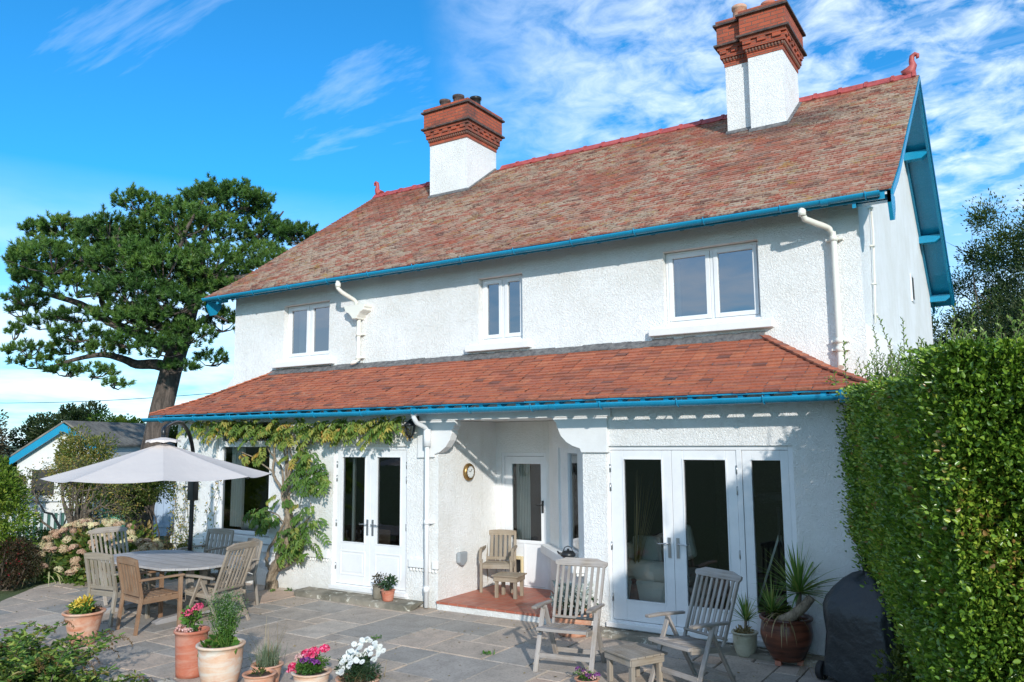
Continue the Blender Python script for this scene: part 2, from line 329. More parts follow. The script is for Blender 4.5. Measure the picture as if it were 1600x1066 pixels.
# ------------------------------------------------------------------ mesh builder
class MB:
    def __init__(s): s.v = []; s.f = []; s.uv = []; s.r = []; s.sm = []
    def face(s, idx, uv=None, r=None, sm=False):
        s.f.append(tuple(idx)); s.uv.append(uv or [(0, 0)] * len(idx)); s.r.append(random.random() if r is None else r); s.sm.append(sm)
    def poly(s, pts, r=None, uv=None):
        b = len(s.v); s.v += [tuple(p) for p in pts]; s.face(range(b, b + len(pts)), uv, r)
    def obox(s, c, ax, ay, az, hx, hy, hz, r=None):
        """oriented box; u runs along ax"""
        c, ax, ay, az = Vector(c), Vector(ax), Vector(ay), Vector(az)
        r = random.random() if r is None else r; o = random.random() * 3
        b = len(s.v)
        for i in (-1, 1):
            for j in (-1, 1):
                for k in (-1, 1): s.v.append(tuple(c + ax * (i * hx) + ay * (j * hy) + az * (k * hz)))
        L = (2 * hx, 2 * hy, 2 * hz)
        for q, (a, d) in (((0, 1, 3, 2), (2, 1)), ((4, 6, 7, 5), (1, 2)), ((0, 4, 5, 1), (0, 2)), ((2, 3, 7, 6), (2, 0)), ((0, 2, 6, 4), (1, 0)), ((1, 5, 7, 3), (0, 1))):
            uv = []
            for t in q:
                p = ((t >> 2) & 1, (t >> 1) & 1, t & 1)
                if a == 0 or d == 0:
                    e = d if a == 0 else a
                    uv.append((p[0] * L[0] + o, p[e] * L[e] + o))
                else: uv.append((p[a] * L[a] + o, p[d] * L[d] + o))
            s.face([b + t for t in q], uv, r)
    def box(s, x0, x1, y0, y1, z0, z1, r=None):
        L = (x1 - x0, y1 - y0, z1 - z0); c = ((x0 + x1) / 2, (y0 + y1) / 2, (z0 + z1) / 2)
        A = [Vector((1, 0, 0)), Vector((0, 1, 0)), Vector((0, 0, 1))]
        k = max(range(3), key=lambda i: L[i]); o = [k, (k + 1) % 3, (k + 2) % 3]
        s.obox(c, A[o[0]], A[o[1]], A[o[2]], L[o[0]] / 2, L[o[1]] / 2, L[o[2]] / 2, r)
    def beam(s, p0, p1, w, h, up=(0, 0, 1), r=None):
        p0, p1 = Vector(p0), Vector(p1); a = (p1 - p0); L = a.length; a.normalize()
        b = Vector(up).cross(a)
        if b.length < 1e-3: b = Vector((1, 0, 0)).cross(a)
        b.normalize(); c = a.cross(b); s.obox((p0 + p1) / 2, a, b, c, L / 2, w / 2, h / 2, r)
    def tube(s, pts, rad, seg=10, cap=True, r=None):
        pts = [Vector(p) for p in pts]; n = len(pts); rs = rad if isinstance(rad, (list, tuple)) else [rad] * n
        r = random.random() if r is None else r
        b0 = len(s.v); ref = None; lu = 0
        for i, p in enumerate(pts):
            t = (pts[min(i + 1, n - 1)] - pts[max(i - 1, 0)]).normalized()
            if ref is None: ref = t.orthogonal().normalized()
            ref = (ref - t * ref.dot(t)).normalized(); bi = t.cross(ref)
            for k in range(seg):
                a = 2 * math.pi * k / seg; s.v.append(tuple(p + (ref * math.cos(a) + bi * math.sin(a)) * rs[i]))
        for i in range(n - 1):
            l2 = lu + (pts[i + 1] - pts[i]).length
            for k in range(seg):
                k2 = (k + 1) % seg; a = b0 + i * seg
                s.face((a + k, a + k2, a + seg + k2, a + seg + k), [(lu, k / seg * .2), (lu, (k + 1) / seg * .2), (l2, (k + 1) / seg * .2), (l2, k / seg * .2)], r, True)
            lu = l2
        if cap:
            s.face([b0 + k for k in range(seg)][::-1], None, r); s.face([b0 + (n - 1) * seg + k for k in range(seg)], None, r)
    def lathe(s, prof, seg=28, c=(0, 0, 0), r=None, close=False):
        b = len(s.v); r = random.random() if r is None else r
        for (rad, z) in prof:
            for k in range(seg):
                a = 2 * math.pi * k / seg; s.v.append((c[0] + rad * math.cos(a), c[1] + rad * math.sin(a), c[2] + z))
        for i in range(len(prof) - 1):
            for k in range(seg):
                k2 = (k + 1) % seg; s.face((b + i * seg + k, b + i * seg + k2, b + (i + 1) * seg + k2, b + (i + 1) * seg + k), None, r, True)
        if close:
            s.face([b + k for k in range(seg)][::-1], None, r); s.face([b + (len(prof) - 1) * seg + k for k in range(seg)], None, r)
    def prism(s, pts, off, r=None):
        """extrude a planar polygon (3-D points) by vector off"""
        n = len(pts); b = len(s.v); off = Vector(off); pts = [Vector(p) for p in pts]; r = random.random() if r is None else r
        s.v += [tuple(p) for p in pts] + [tuple(p + off) for p in pts]
        s.face(list(range(b, b + n))[::-1], [(p.x, p.z) for p in pts][::-1], r); s.face(range(b + n, b + 2 * n), [(p.x, p.z) for p in pts], r)
        for i in range(n):
            j = (i + 1) % n; s.face((b + i, b + j, b + n + j, b + n + i), None, r)
    def ball(s, c, rx, ry, rz, seg=12, ring=7, r=None, jit=0):
        b = len(s.v); r = random.random() if r is None else r
        for i in range(ring + 1):
            th = math.pi * i / ring
            for k in range(seg):
                a = 2 * math.pi * k / seg; q = 1 + random.uniform(-jit, jit)
                s.v.append((c[0] + rx * q * math.sin(th) * math.cos(a), c[1] + ry * q * math.sin(th) * math.sin(a), c[2] + rz * q * math.cos(th)))
        for i in range(ring):
            for k in range(seg):
                k2 = (k + 1) % seg; s.face((b + i * seg + k, b + (i + 1) * seg + k, b + (i + 1) * seg + k2, b + i * seg + k2), None, r, True)
    def build(s, name, m, parent=None, bevel=0, recalc=True, label=None):
        me = bpy.data.meshes.new(name); me.from_pydata(s.v, [], s.f)
        uvl = me.uv_layers.new(name='UVMap'); fl = [c for u in s.uv for p in u for c in p]; uvl.data.foreach_set('uv', fl)
        at = me.attributes.new('rnd', 'FLOAT', 'FACE'); at.data.foreach_set('value', s.r)
        me.polygons.foreach_set('use_smooth', s.sm)
        if recalc:
            bm = bmesh.new(); bm.from_mesh(me); bmesh.ops.recalc_face_normals(bm, faces=bm.faces); bm.to_mesh(me); bm.free()
        me.materials.append(MAT[m]); o = bpy.data.objects.new(name, me); COL.objects.link(o)
        if parent: o.parent = parent
        if label: o['label'] = label
        if bevel:
            bv = o.modifiers.new('bevel', 'BEVEL'); bv.width = bevel; bv.segments = 2; bv.limit_method = 'ANGLE'; bv.angle_limit = R(40)
        return o
def npmesh(name, V, F, rn, m, parent=None, label=None):
    """numpy mesh: V (n,3), F (m,k) with one k for all faces"""
    V = np.asarray(V, np.float32); F = np.asarray(F, np.int32); k = F.shape[1]
    me = bpy.data.meshes.new(name); me.vertices.add(len(V)); me.vertices.foreach_set('co', V.ravel())
    me.loops.add(F.size); me.loops.foreach_set('vertex_index', F.ravel()); me.polygons.add(len(F))
    me.polygons.foreach_set('loop_start', np.arange(0, F.size, k, dtype=np.int32)); me.polygons.foreach_set('loop_total', np.full(len(F), k, np.int32))
    at = me.attributes.new('rnd', 'FLOAT', 'FACE'); at.data.foreach_set('value', np.asarray(rn, np.float32))
    me.update(calc_edges=True); me.validate()
    me.materials.append(MAT[m]); o = bpy.data.objects.new(name, me); COL.objects.link(o)
    if parent: o.parent = parent
    if label: o['label'] = label
    return o
def unit(a): return a / np.maximum(np.linalg.norm(a, axis=1, keepdims=True), 1e-6)
def leaves(name, P, D, L, Wd, m, parent=None, N=None, fold=.25, rn=None, droop=.15, label=None):
    """one folded six-sided leaf per point"""
    P = np.asarray(P, float); n = len(P); D = unit(np.asarray(D, float)); L = np.broadcast_to(np.asarray(L, float), (n,))[:, None]; Wd = np.broadcast_to(np.asarray(Wd, float), (n,))[:, None]
    if N is None: N = rng.normal(size=(n, 3))
    S = unit(np.cross(D, N)); U = np.cross(S, D)
    if rn is None: rn = rng.random(n)
    up = U * Wd * fold
    mid = P + D * L * .35; m2 = P + D * L * .72
    tip = P + D * L - U * L * droop
    V = np.stack([P, mid + S * Wd * .5 + up, m2 + S * Wd * .40 + up * .8, tip, m2 - S * Wd * .40 + up * .8, mid - S * Wd * .5 + up], 1).reshape(-1, 3)
    b = np.arange(n)[:, None] * 6
    F = np.concatenate([b + [0, 1, 2, 3], b + [0, 3, 4, 5]], 1).reshape(-1, 4)
    return npmesh(name, V, F, np.repeat(rn, 2), m, parent, label)
def rdir(n, up=0.0):
    d = rng.normal(size=(n, 3)); d = unit(d); d[:, 2] += up; return unit(d)
def blades(name, base, az, el, L, Wd, m, parent=None, grav=.6, seg=6, rn=None):
    n = len(az); V = []; F = []; rr = []
    for i in range(n):
        d = Vector((math.cos(az[i]) * math.cos(el[i]), math.sin(az[i]) * math.cos(el[i]), math.sin(el[i]))); p = Vector(base[i]); side = Vector((-math.sin(az[i]), math.cos(az[i]), 0))
        b = len(V); st = L[i] / seg; rv = random.random() if rn is None else rn[i]
        for k in range(seg + 1):
            t = k / seg; ww = Wd[i] * (.55 + .45 * min(1, t * 5)) * (1 - t ** 2.2) * .5 + .0006
            V += [tuple(p - side * ww), tuple(p - Vector((0, 0, ww * .45))), tuple(p + side * ww)]
            p = p + d * st; d = (d + Vector((0, 0, -grav * st * (1 + t)))).normalized()
        for k in range(seg):
            a = b + k * 3; F += [(a, a + 1, a + 4, a + 3), (a + 1, a + 2, a + 5, a + 4)]; rr += [rv, rv]
    return npmesh(name, V, F, rr, m, parent)
def T(name, label, cat, loc=(0, 0, 0), rz=0, group=None):
    o = bpy.data.objects.new(name, None); COL.objects.link(o); o.location = loc; o.rotation_euler = (0, 0, R(rz)); o.empty_display_size = .2
    o['label'] = label; o['category'] = cat
    if group: o['group'] = group
    return o
def tag(o, label, cat, group=None):
    o['label'] = label; o['category'] = cat
    if group: o['group'] = group
    return o
def kids(o): return [c for c in COL.objects if c.parent == o]
def copy_tree(o, parent=None):
    c = o.copy(); COL.objects.link(c); c.parent = parent
    for ch in kids(o): copy_tree(ch, c)
    return c
def place_copy(o, loc, rz, label, group=None):
    c = copy_tree(o); c.location = loc; c.rotation_euler = (0, 0, R(rz)); c['label'] = label
    if group: c['group'] = group
    return c
def tint(o, col):
    for c in kids(o): c.color = (*col, 1); tint(c, col)
def structure(o): o['kind'] = 'structure'; return o

# ================================================================== GROUND
PI = math.pi
g = MB(); g.poly([(-900, -900, -.035), (900, -900, -.035), (900, 900, -.035), (-900, 900, -.035)])
structure(g.build('ground', 'grass_ground'))
BND = [(13.5, .05), (-2.6, .05), (-2.82, -.8), (-2.5, -1.9), (-1.66, -2.86), (-.2, -3.7), (1.2, -4.15), (13.5, -4.15)]
def clip(poly, bnd):
    outp = poly; n = len(bnd)
    for i in range(n):
        a, b = bnd[i], bnd[(i + 1) % n]; inp = outp; outp = []
        def ins(p): return (b[0] - a[0]) * (p[1] - a[1]) - (b[1] - a[1]) * (p[0] - a[0]) >= 0
        for j in range(len(inp)):
            p, q = inp[j - 1], inp[j]
            ip, iq = ins(p), ins(q)
            if ip != iq:
                dx, dy = q[0] - p[0], q[1] - p[1]; ex, ey = b[0] - a[0], b[1] - a[1]
                t = (ex * (a[1] - p[1]) - ey * (a[0] - p[0])) / (ex * dy - ey * dx); outp.append((p[0] + dx * t, p[1] + dy * t))
            if iq: outp.append(q)
        if not outp: return []
    return outp
base = MB(); base.prism([(x, y, -.2) for x, y in BND], (0, 0, .185)); structure(base.build('patio_base', 'joint'))
cell = .272; nx, ny = 62, 17; occ = [[False] * ny for _ in range(nx)]; ft = MB()
sizes = [(3, 2), (2, 3), (2, 2), (3, 3), (2, 1), (1, 2), (1, 1), (4, 2), (2, 4)]; wts = [6, 3, 5, 3, 3, 1.5, 1.2, 3, 1]
for j in range(ny):
    for i in range(nx):
        if occ[i][j]: continue
        for _ in range(12):
            a, b = random.choices(sizes, wts)[0]
            if i + a <= nx and j + b <= ny and not any(occ[i + p][j + q] for p in range(a) for q in range(b)): break
        else: a = b = 1
        for p in range(a):
            for q in range(b): occ[i + p][j + q] = True
        x0, y0 = -3.1 + i * cell, -4.5 + j * cell; x1, y1 = x0 + a * cell, y0 + b * cell; gp = .006
        J = lambda: random.uniform(-.005, .005)
        poly = clip([(x0 + gp + J(), y0 + gp + J()), (x1 - gp + J(), y0 + gp + J()), (x1 - gp + J(), y1 - gp + J()), (x0 + gp + J(), y1 - gp + J())], BND)
        if len(poly) < 3: continue
        cx = sum(p[0] for p in poly) / len(poly); cy = sum(p[1] for p in poly) / len(poly); h = random.uniform(-.004, .003); tx, ty = random.uniform(-.004, .004), random.uniform(-.004, .004)
        rr = random.random(); n = len(poly); bi = len(ft.v)
        ft.v += [(x, y, -.016) for x, y in poly]
        for x, y in poly:
            d = math.hypot(x - cx, y - cy) + 1e-6; ft.v.append((x - (x - cx) / d * .009, y - (y - cy) / d * .009, h + (x - cx) * tx + (y - cy) * ty))
        ft.face(range(bi + n, bi + 2 * n), None, rr)
        for k in range(n):
            k2 = (k + 1) % n; ft.face((bi + k, bi + k2, bi + n + k2, bi + n + k), None, rr)
structure(ft.build('patio_paving', 'flagstone'))

# ================================================================== HOUSE
XL, XR, DW, YB = -1.75, 9.63, 1.157, 9.83
ZE, ZR, YE = 5.08, 8.30, .736; YRG = (DW + YB) / 2
VL, VR = -2.13, 10.06
house = T('house', 'two-storey white roughcast house with red tiled roof, blue gutters and two brick-capped chimneys', 'house', (0, 0, 0))
def wall_grid(mb, x0, x1, z0, z1, ops, y, th, top=None):
    xs = sorted({x0, x1, *[v for o in ops for v in o[:2]]}); zs = sorted({z0, z1, *[v for o in ops for v in o[2:4]]})
    def inside(cx, cz): return any(o[0] < cx < o[1] and o[2] < cz < o[3] for o in ops)
    for i in range(len(xs) - 1):
        for j in range(len(zs) - 1):
            a, b, c, d = xs[i], xs[i + 1], zs[j], zs[j + 1]
            if inside((a + b) / 2, (c + d) / 2): continue
            mb.poly([(a, y, c), (b, y, c), (b, y, d), (a, y, d)]); mb.poly([(a, y + th, c), (a, y + th, d), (b, y + th, d), (b, y + th, c)])
    for a, b, c, d in [o[:4] for o in ops]:
        mb.poly([(a, y, c), (a, y, d), (a, y + th, d), (a, y + th, c)]); mb.poly([(b, y, c), (b, y + th, c), (b, y + th, d), (b, y, d)])
        mb.poly([(a, y, d), (b, y, d), (b, y + th, d), (a, y + th, d)]); mb.poly([(a, y, c), (a, y + th, c), (b, y + th, c), (b, y, c)])
m = MB()
PX0, PX1 = 4.18, 6.45       # porch opening
WIN = (-.66, .74, .76, 2.66); D1 = (2.15, 3.61, .13, 2.2); D2 = (6.77, 9.0, .10, 2.2)
wall_grid(m, XL, XR, -.1, 2.84, [WIN, D1, (PX0, PX1, -.1, 2.56), D2], 0, .16)
m.poly([(XL, 0, -.1), (XL, 0, 2.84), (XL, DW, 2.84), (XL, DW, -.1)]); m.poly([(XR, 0, -.1), (XR, DW, -.1), (XR, DW, 2.84), (XR, 0, 2.84)])
# porch recess: left jamb, back wall with door opening, splayed right wall with window opening
BY = 1.45; PR = 5.13
m.poly([(PX0, .16, -.1), (PX0, BY, -.1), (PX0, BY, 2.56), (PX0, .16, 2.56)])
for a, b, c, d in ((PX0, 4.28, -.1, 2.56), (5.08, PR, -.1, 2.56), (4.28, 5.08, 2.09, 2.56)): m.poly([(a, BY, c), (b, BY, c), (b, BY, d), (a, BY, d)])
m.poly([(4.28, BY, 0), (4.28, BY + .1, 0), (4.28, BY + .1, 2.09), (4.28, BY, 2.09)]); m.poly([(5.08, BY, 0), (5.08, BY, 2.09), (5.08, BY + .1, 2.09), (5.08, BY + .1, 0)]); m.poly([(4.28, BY, 2.09), (4.28, BY + .1, 2.09), (5.08, BY + .1, 2.09), (5.08, BY, 2.09)])
def SP(t, z, o=0): # point on the splayed wall, t in 0..1 from back to front
    q = .7071 * o; return (PR + (PX1 - PR) * t + q, BY - BY * t + q * .91, z)
SW = (.30, .86, .78, 2.17)
for a, b, c, d in ((0, SW[0], -.1, 2.56), (SW[1], 1, -.1, 2.56), (SW[0], SW[1], -.1, SW[2]), (SW[0], SW[1], SW[3], 2.56)): m.poly([SP(a, c), SP(b, c), SP(b, d), SP(a, d)])
for a in SW[:2]: m.poly([SP(a, SW[2]), SP(a, SW[3]), SP(a, SW[3], .12), SP(a, SW[2], .12)])
for z in SW[2:]: m.poly([SP(SW[0], z), SP(SW[1], z), SP(SW[1], z, .12), SP(SW[0], z, .12)])
m.poly([(PX0 - .02, 0.16, 2.565), (PX1, .16, 2.565), (PX1, BY + .02, 2.565), (PX0 - .02, BY + .02, 2.565)])
wo = m.build('ground_floor_wall', 'stucco', house, recalc=False)
m = MB()
W1 = (-.36, .82, 3.76, 4.79); W2 = (4.06, 4.87, 3.77, 4.80); W3 = (7.13, 8.42, 3.78, 4.81)
wall_grid(m, XL, XR, 2.6, 5.12, [W1, W2, W3], DW, .2)
m.build('upper_wall', 'stucco', house, recalc=False)
def gable(x, name):
    m = MB(); yz = [(DW, -.1), (YB, -.1), (YB, ZE + .22), (YRG, ZR - .12), (DW, ZE + .22)]
    if x > 0:
        # right gable with one small window
        ops = (6.2, 6.75, 4.62, 5.12)
        m.poly([(x, y, z) for y, z in yz])
    else: m.poly([(x, y, z) for y, z in yz])
    m.build(name, 'stucco', house)
gable(XR, 'gable_wall'); gable(XL, 'gable_wall')
m = MB(); m.poly([(XL, YB, -.1), (XR, YB, -.1), (XR, YB, 5.2), (XL, YB, 5.2)]); m.build('rear_wall', 'stucco', house)
m = MB(); m.box(XR - .01, XR + .02, 6.30, 6.62, 4.62, 5.10); gw = m.build('window', 'white_paint', house); m = MB(); m.poly([(XR + .023, 6.34, 4.67), (XR + .023, 6.58, 4.67), (XR + .023, 6.58, 5.06), (XR + .023, 6.34, 5.06)]); m.build('pane', 'dark_room', gw)
# weathered ledges where the thicker lower side walls end
for sx, x in ((1, XR), (-1, XL)):
    m = MB(); m.prism([(x - sx * .02, 1.22, 3.64), (x + sx * .27, 1.22, 3.36), (x + sx * .27, 1.22, -.05), (x - sx * .02, 1.22, -.05)], (0, 5.5, 0)); m.build('side_buttress', 'smooth_render', house)
m = MB(); m.tube([(9.66, 2.0, 5.2), (9.67, 1.98, 4.9), (9.665, 1.85, 4.2), (9.66, 1.74, 3.68)], .013, 8)
for z in (5.2, 4.7, 4.2, 3.8): m.box(9.64, 9.69, 1.9 - (5.2 - z) * .1 - .03 + .05, 1.9 - (5.2 - z) * .1 + .03 + .05, z - .01, z + .01)
m.build('conduit', 'cream_pipe', house)
# string course and window ledges
m = MB()
for a, b in ((XL - .03, 2.10), (3.68, 4.02), (4.10, 4.20)): m.box(a, b, -.045, .01, .52, .64)
m.build('string_course', 'smooth_render', house, bevel=.01)
m = MB()
for a, b in ((.82, 2.08), (3.68, 4.18)):
    n = int((b - a) / .055)
    for k in range(n): m.ball((a + (k + .5) * (b - a) / n, -.012, .492), .021, .018, .03, 6, 5)
m.build('egg_moulding', 'smooth_render', house)

# ---------------- rooms behind the glass
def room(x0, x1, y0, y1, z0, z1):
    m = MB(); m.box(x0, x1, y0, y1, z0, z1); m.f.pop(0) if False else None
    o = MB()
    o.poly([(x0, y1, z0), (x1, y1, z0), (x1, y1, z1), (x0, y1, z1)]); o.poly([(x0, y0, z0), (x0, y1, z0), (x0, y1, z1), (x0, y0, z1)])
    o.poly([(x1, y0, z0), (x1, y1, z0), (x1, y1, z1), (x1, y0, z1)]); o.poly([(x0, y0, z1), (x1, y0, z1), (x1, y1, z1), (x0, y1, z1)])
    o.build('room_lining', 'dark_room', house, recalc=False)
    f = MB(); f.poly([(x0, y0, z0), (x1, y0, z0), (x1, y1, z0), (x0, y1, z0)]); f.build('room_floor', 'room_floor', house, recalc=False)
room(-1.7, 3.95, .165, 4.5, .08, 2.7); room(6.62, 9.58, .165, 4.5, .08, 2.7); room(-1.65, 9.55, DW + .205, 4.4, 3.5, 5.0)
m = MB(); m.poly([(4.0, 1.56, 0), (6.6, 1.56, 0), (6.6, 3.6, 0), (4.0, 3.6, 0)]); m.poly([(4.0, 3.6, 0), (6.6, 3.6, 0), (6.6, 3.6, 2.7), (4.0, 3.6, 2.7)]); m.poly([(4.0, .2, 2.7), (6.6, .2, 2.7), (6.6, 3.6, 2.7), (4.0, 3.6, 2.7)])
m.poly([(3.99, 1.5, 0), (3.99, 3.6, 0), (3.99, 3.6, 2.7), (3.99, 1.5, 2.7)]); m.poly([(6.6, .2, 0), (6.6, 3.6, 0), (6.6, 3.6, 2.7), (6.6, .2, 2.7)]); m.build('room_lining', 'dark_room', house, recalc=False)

# ---------------- windows and doors
def frame_rect(m, x0, x1, z0, z1, y0, y1, wl, wr=None, wt=None, wb=None):
    wr = wl if wr is None else wr; wt = wl if wt is None else wt; wb = wl if wb is None else wb
    m.box(x0, x0 + wl, y0, y1, z0, z1); m.box(x1 - wr, x1, y0, y1, z0, z1); m.box(x0 + wl, x1 - wr, y0, y1, z1 - wt, z1); m.box(x0 + wl, x1 - wr, y0, y1, z0, z0 + wb)
def pane(x0, x1, z0, z1, y, parent, mt='glass'):
    m = MB(); m.poly([(x0, y, z0), (x1, y, z0), (x1, y, z1), (x0, y, z1)]); return m.build('pane', mt, parent, recalc=False)
def upper_window(w, splits):
    x0, x1, z0, z1 = w; y = DW + .10
    m = MB(); frame_rect(m, x0 + .005, x1 - .005, z0 + .03, z1 - .005, y, y + .07, .035, None, .03, .045); mx = (x0 + x1) / 2; m.box(mx - .022, mx + .022, y, y + .07, z0 + .075, z1 - .035)
    fo = m.build('window', 'white_paint', house, bevel=.004)
    for a, b in ((x0 + .04, mx - .022), (mx + .022, x1 - .04)):
        s = MB(); frame_rect(s, a + .003, b - .003, z0 + .078, z1 - .038, y - .012, y + .045, .058, None, .055, .06); s.build('sash', 'white_paint', fo, bevel=.005)
        pane(a + .055, b - .055, z0 + .13, z1 - .088, y + .02, fo, 'glass_upper')
    s = MB(); s.box(x0 - .20, x1 + .16, DW - .10, DW + .006, z0 - .125, z0 - .03); s.box(x0 + .001, x1 - .001, DW + .006, y + .02, z0 - .06, z0 + .029)
    s.build('sill', 'smooth_render', fo, bevel=.01)
for wdw in (W1, W2, W3): upper_window(wdw, 2)
# ground floor window
x0, x1, z0, z1 = WIN
m = MB(); frame_rect(m, x0, x1, z0, z1, .05, .13, .10, .10, .05, .06); m.box(x0 + .10, x1 - .10, .045, .13, 2.20, 2.30)
fo = m.build('window', 'white_paint', house, bevel=.005); pane(x0 + .10, x1 - .10, z0 + .06, 2.20, .09, fo); pane(x0 + .10, x1 - .10, 2.30, z1 - .05, .09, fo)
s = MB(); s.box(x0 - .16, x1 + .16, -.09, .05, z0 - .10, z0); s.box(x0 - .06, x1 + .06, -.02, .01, z0 - .22, z0 - .104); s.build('sill', 'white_paint', fo, bevel=.006)
def handle(parent, x, y, z, sgn):
    m = MB(); m.box(x - .018, x + .018, y - .012, y, z - .16, z + .07); m.tube([(x, y - .01, z), (x, y - .05, z), (x + sgn * .03, y - .055, z + .005), (x + sgn * .12, y - .05, z - .005), (x + sgn * .135, y - .03, z + .012)], .009, 8); return m.build('handle', 'steel', parent)
def hinge(parent, x, y, z):
    m = MB(); m.tube([(x, y - .006, z - .05), (x, y - .006, z + .05)], .0085, 8); m.box(x - .016, x + .016, y - .004, y, z - .045, z + .045); return m.build('hinge', 'steel', parent)
def leaf(x0, x1, z0, z1, gx, gz, y, panel=None, hs=0, hz=1.05, hg=None):
    m = MB(); frame_rect(m, x0, x1, z0, z1, y, y + .05, gx[0] - x0, x1 - gx[1], z1 - gz[1], gz[0] - z0)
    d = m.build('french_door', 'white_paint', house, bevel=.004)
    pane(gx[0] - .004, gx[1] + .004, gz[0] - .004, gz[1] + .004, y + .025, d)
    b = MB()
    frame_rect(b, gx[0] - .013, gx[1] + .013, gz[0] - .013, gz[1] + .013, y - .008, y + .004, .015); b.build('glazing_bead', 'white_paint', d)
    if panel:
        p = MB(); frame_rect(p, gx[0] - .02, gx[1] + .02, panel[0], panel[1], y - .007, y + .002, .022); p.box(gx[0] + .03, gx[1] - .03, y - .005, y + .002, panel[0] + .05, panel[1] - .05); p.build('door_panel', 'white_paint', d, bevel=.003)
    if hs: handle(d, x1 - .05 if hs > 0 else x0 + .05, y, hz, -hs)
    for z in (hg or []): hinge(d, x0 - .006 if hs > 0 else x1 + .006, y, z)
    return d
# left pair of doors
x0, x1, z0, z1 = D1
m = MB(); frame_rect(m, x0, x1, z0, z1, .035, .12, .04, .04, .05, .035); m.box(x0 - .02, x1 + .02, -.045, .035, z0 - .035, z0 + .018); m.build('door_frame', 'white_paint', house, bevel=.004)
mx = (x0 + x1) / 2
leaf(x0 + .043, mx - .002, z0 + .04, z1 - .054, (2.30, 2.765), (.785, 2.045), .045, (.30, .66), 1, 1.06, (1.93, 1.72, 1.05, .42))
leaf(mx + .002, x1 - .043, z0 + .04, z1 - .054, (3.00, 3.455), (.785, 2.045), .045, (.30, .66), -1, 1.06, (1.93, 1.72, 1.05))
m = MB(); m.box(x0 - .05, x1 + .05, -.02, -.001, -.05, z0 - .038); m.build('door_threshold', 'smooth_render', house)
# right pair with side light
x0, x1, z0, z1 = D2
m = MB(); frame_rect(m, x0, x1, z0, z1, .035, .12, .035, .06, .05, .04); m.box(8.37, 8.43, .035, .12, z0 + .04, z1 - .05); m.box(x0 - .02, x1 + .02, -.045, .035, z0 - .035, z0 + .02); m.build('door_frame', 'white_paint', house, bevel=.004)
leaf(x0 + .038, 7.596, z0 + .045, z1 - .054, (6.985, 7.475), (.385, 2.04), .045, None, 1, 1.07, (1.93, 1.70, 1.0, .40))
leaf(7.600, 8.366, z0 + .045, z1 - .054, (7.745, 8.245), (.385, 2.04), .045, None, -1, 1.07, (1.93, 1.70, 1.0, .40))
m = MB(); frame_rect(m, 8.434, x1 - .063, z0 + .045, z1 - .054, .045, .095, .10, .085, .11, .24); d = m.build('side_light', 'white_paint', house, bevel=.004); pane(8.53, 8.855, .38, 2.04, .07, d)
# porch door
m = MB(); frame_rect(m, 4.28, 5.08, .10, 2.09, BY + .01, BY + .08, .05, .05, .055, .02); d = m.build('door_frame', 'white_paint', house, bevel=.004)
m = MB(); frame_rect(m, 4.332, 5.028, .125, 2.03, BY + .02, BY + .065, .125, .06, .11, .62); m.box(4.34, 5.02, BY + .008, BY + .02, .74, .79); m.box(4.66, 4.69, BY + .01, BY + .02, .13, .74)
d = m.build('porch_door', 'white_paint', house, bevel=.003); pane(4.45, 4.975, .74, 1.925, BY + .04, d)
m = MB(); m.tube([(5.0, BY + .02, 1.32), (5.0, BY - .04, 1.32), (4.93, BY - .045, 1.315)], .009, 8); m.box(4.985, 5.015, BY + .006, BY + .02, 1.2, 1.38); m.build('handle', 'black_metal', d)
m = MB(); frame_rect(m, 4.43, 4.655, .27, .55, BY - .02, BY + .02, .035, .035, .05, .03); m.build('cat_flap', 'cream_plastic', d, bevel=.008)
m = MB()
m.prism([(4.465 + .155 * (k / 8), BY - .004, .35 - .05 * math.sin(PI * k / 8)) for k in range(9)] + [(4.62, BY - .004, .5), (4.465, BY - .004, .5)], (0, .02, 0)); fl = m.build('flap', 'black_metal', d)
m = MB()
for k in range(9): m.box(4.452 + k * .028, 4.472 + k * .028, BY + .16, BY + .165, .13, 2.0)
bl = tag(m.build('vertical_blind', 'blind'), 'pale green-grey vertical blind behind the glass of the porch door', 'blind')
# splayed porch window
m = MB()
def spbox(t0, t1, z0, z1, o0, o1):
    pts = [SP(t0, z0, o0), SP(t1, z0, o0), SP(t1, z1, o0), SP(t0, z1, o0)]; off = Vector(SP(t0, z0, o1)) - Vector(SP(t0, z0, o0)); m.prism(pts, off)
a, b, c, d_ = SW
spbox(a, a + .23, c, d_, .03, .1); spbox(b - .05, b, c, d_, .03, .1); spbox(a + .23, b - .05, c, c + .07, .03, .1); spbox(a + .23, b - .05, d_ - .07, d_, .03, .1)
fo = m.build('window', 'white_paint', house); pm = MB(); pm.poly([SP(a + .23, c + .07, .06), SP(b - .05, c + .07, .06), SP(b - .05, d_ - .07, .06), SP(a + .23, d_ - .07, .06)]); pm.build('pane', 'glass_upper', fo, recalc=False)
m = MB(); spbox(.02, 1.0, SW[2] - .13, SW[2] - .01, -.16, -.001); spbox(.02, .99, SW[2] - .17, SW[2] - .135, -.10, -.001); m.build('sill', 'smooth_render', fo, bevel=.008)
# porch floor
m = MB(); m.poly([(PX0 - .0, -.06, .105), (PX1 + .02, -.06, .105), (PX1 + .02, .03, .105), (PX1 - .02, .03, .105), (PR + .05, BY + .01, .105), (PX0 - .0, BY + .01, .105)]); m.prism([(PX0 + .02, -.062, .078), (PX1, -.062, .078), (PX1, -.062, .104), (PX0 + .02, -.062, .104)], (0, .03, 0)); m.build('porch_floor', 'quarry_tile', house)
m = MB(); m.box(PX0 + .02, PX1, -.05, -.01, -.05, .077); m.build('porch_riser', 'stucco', house)
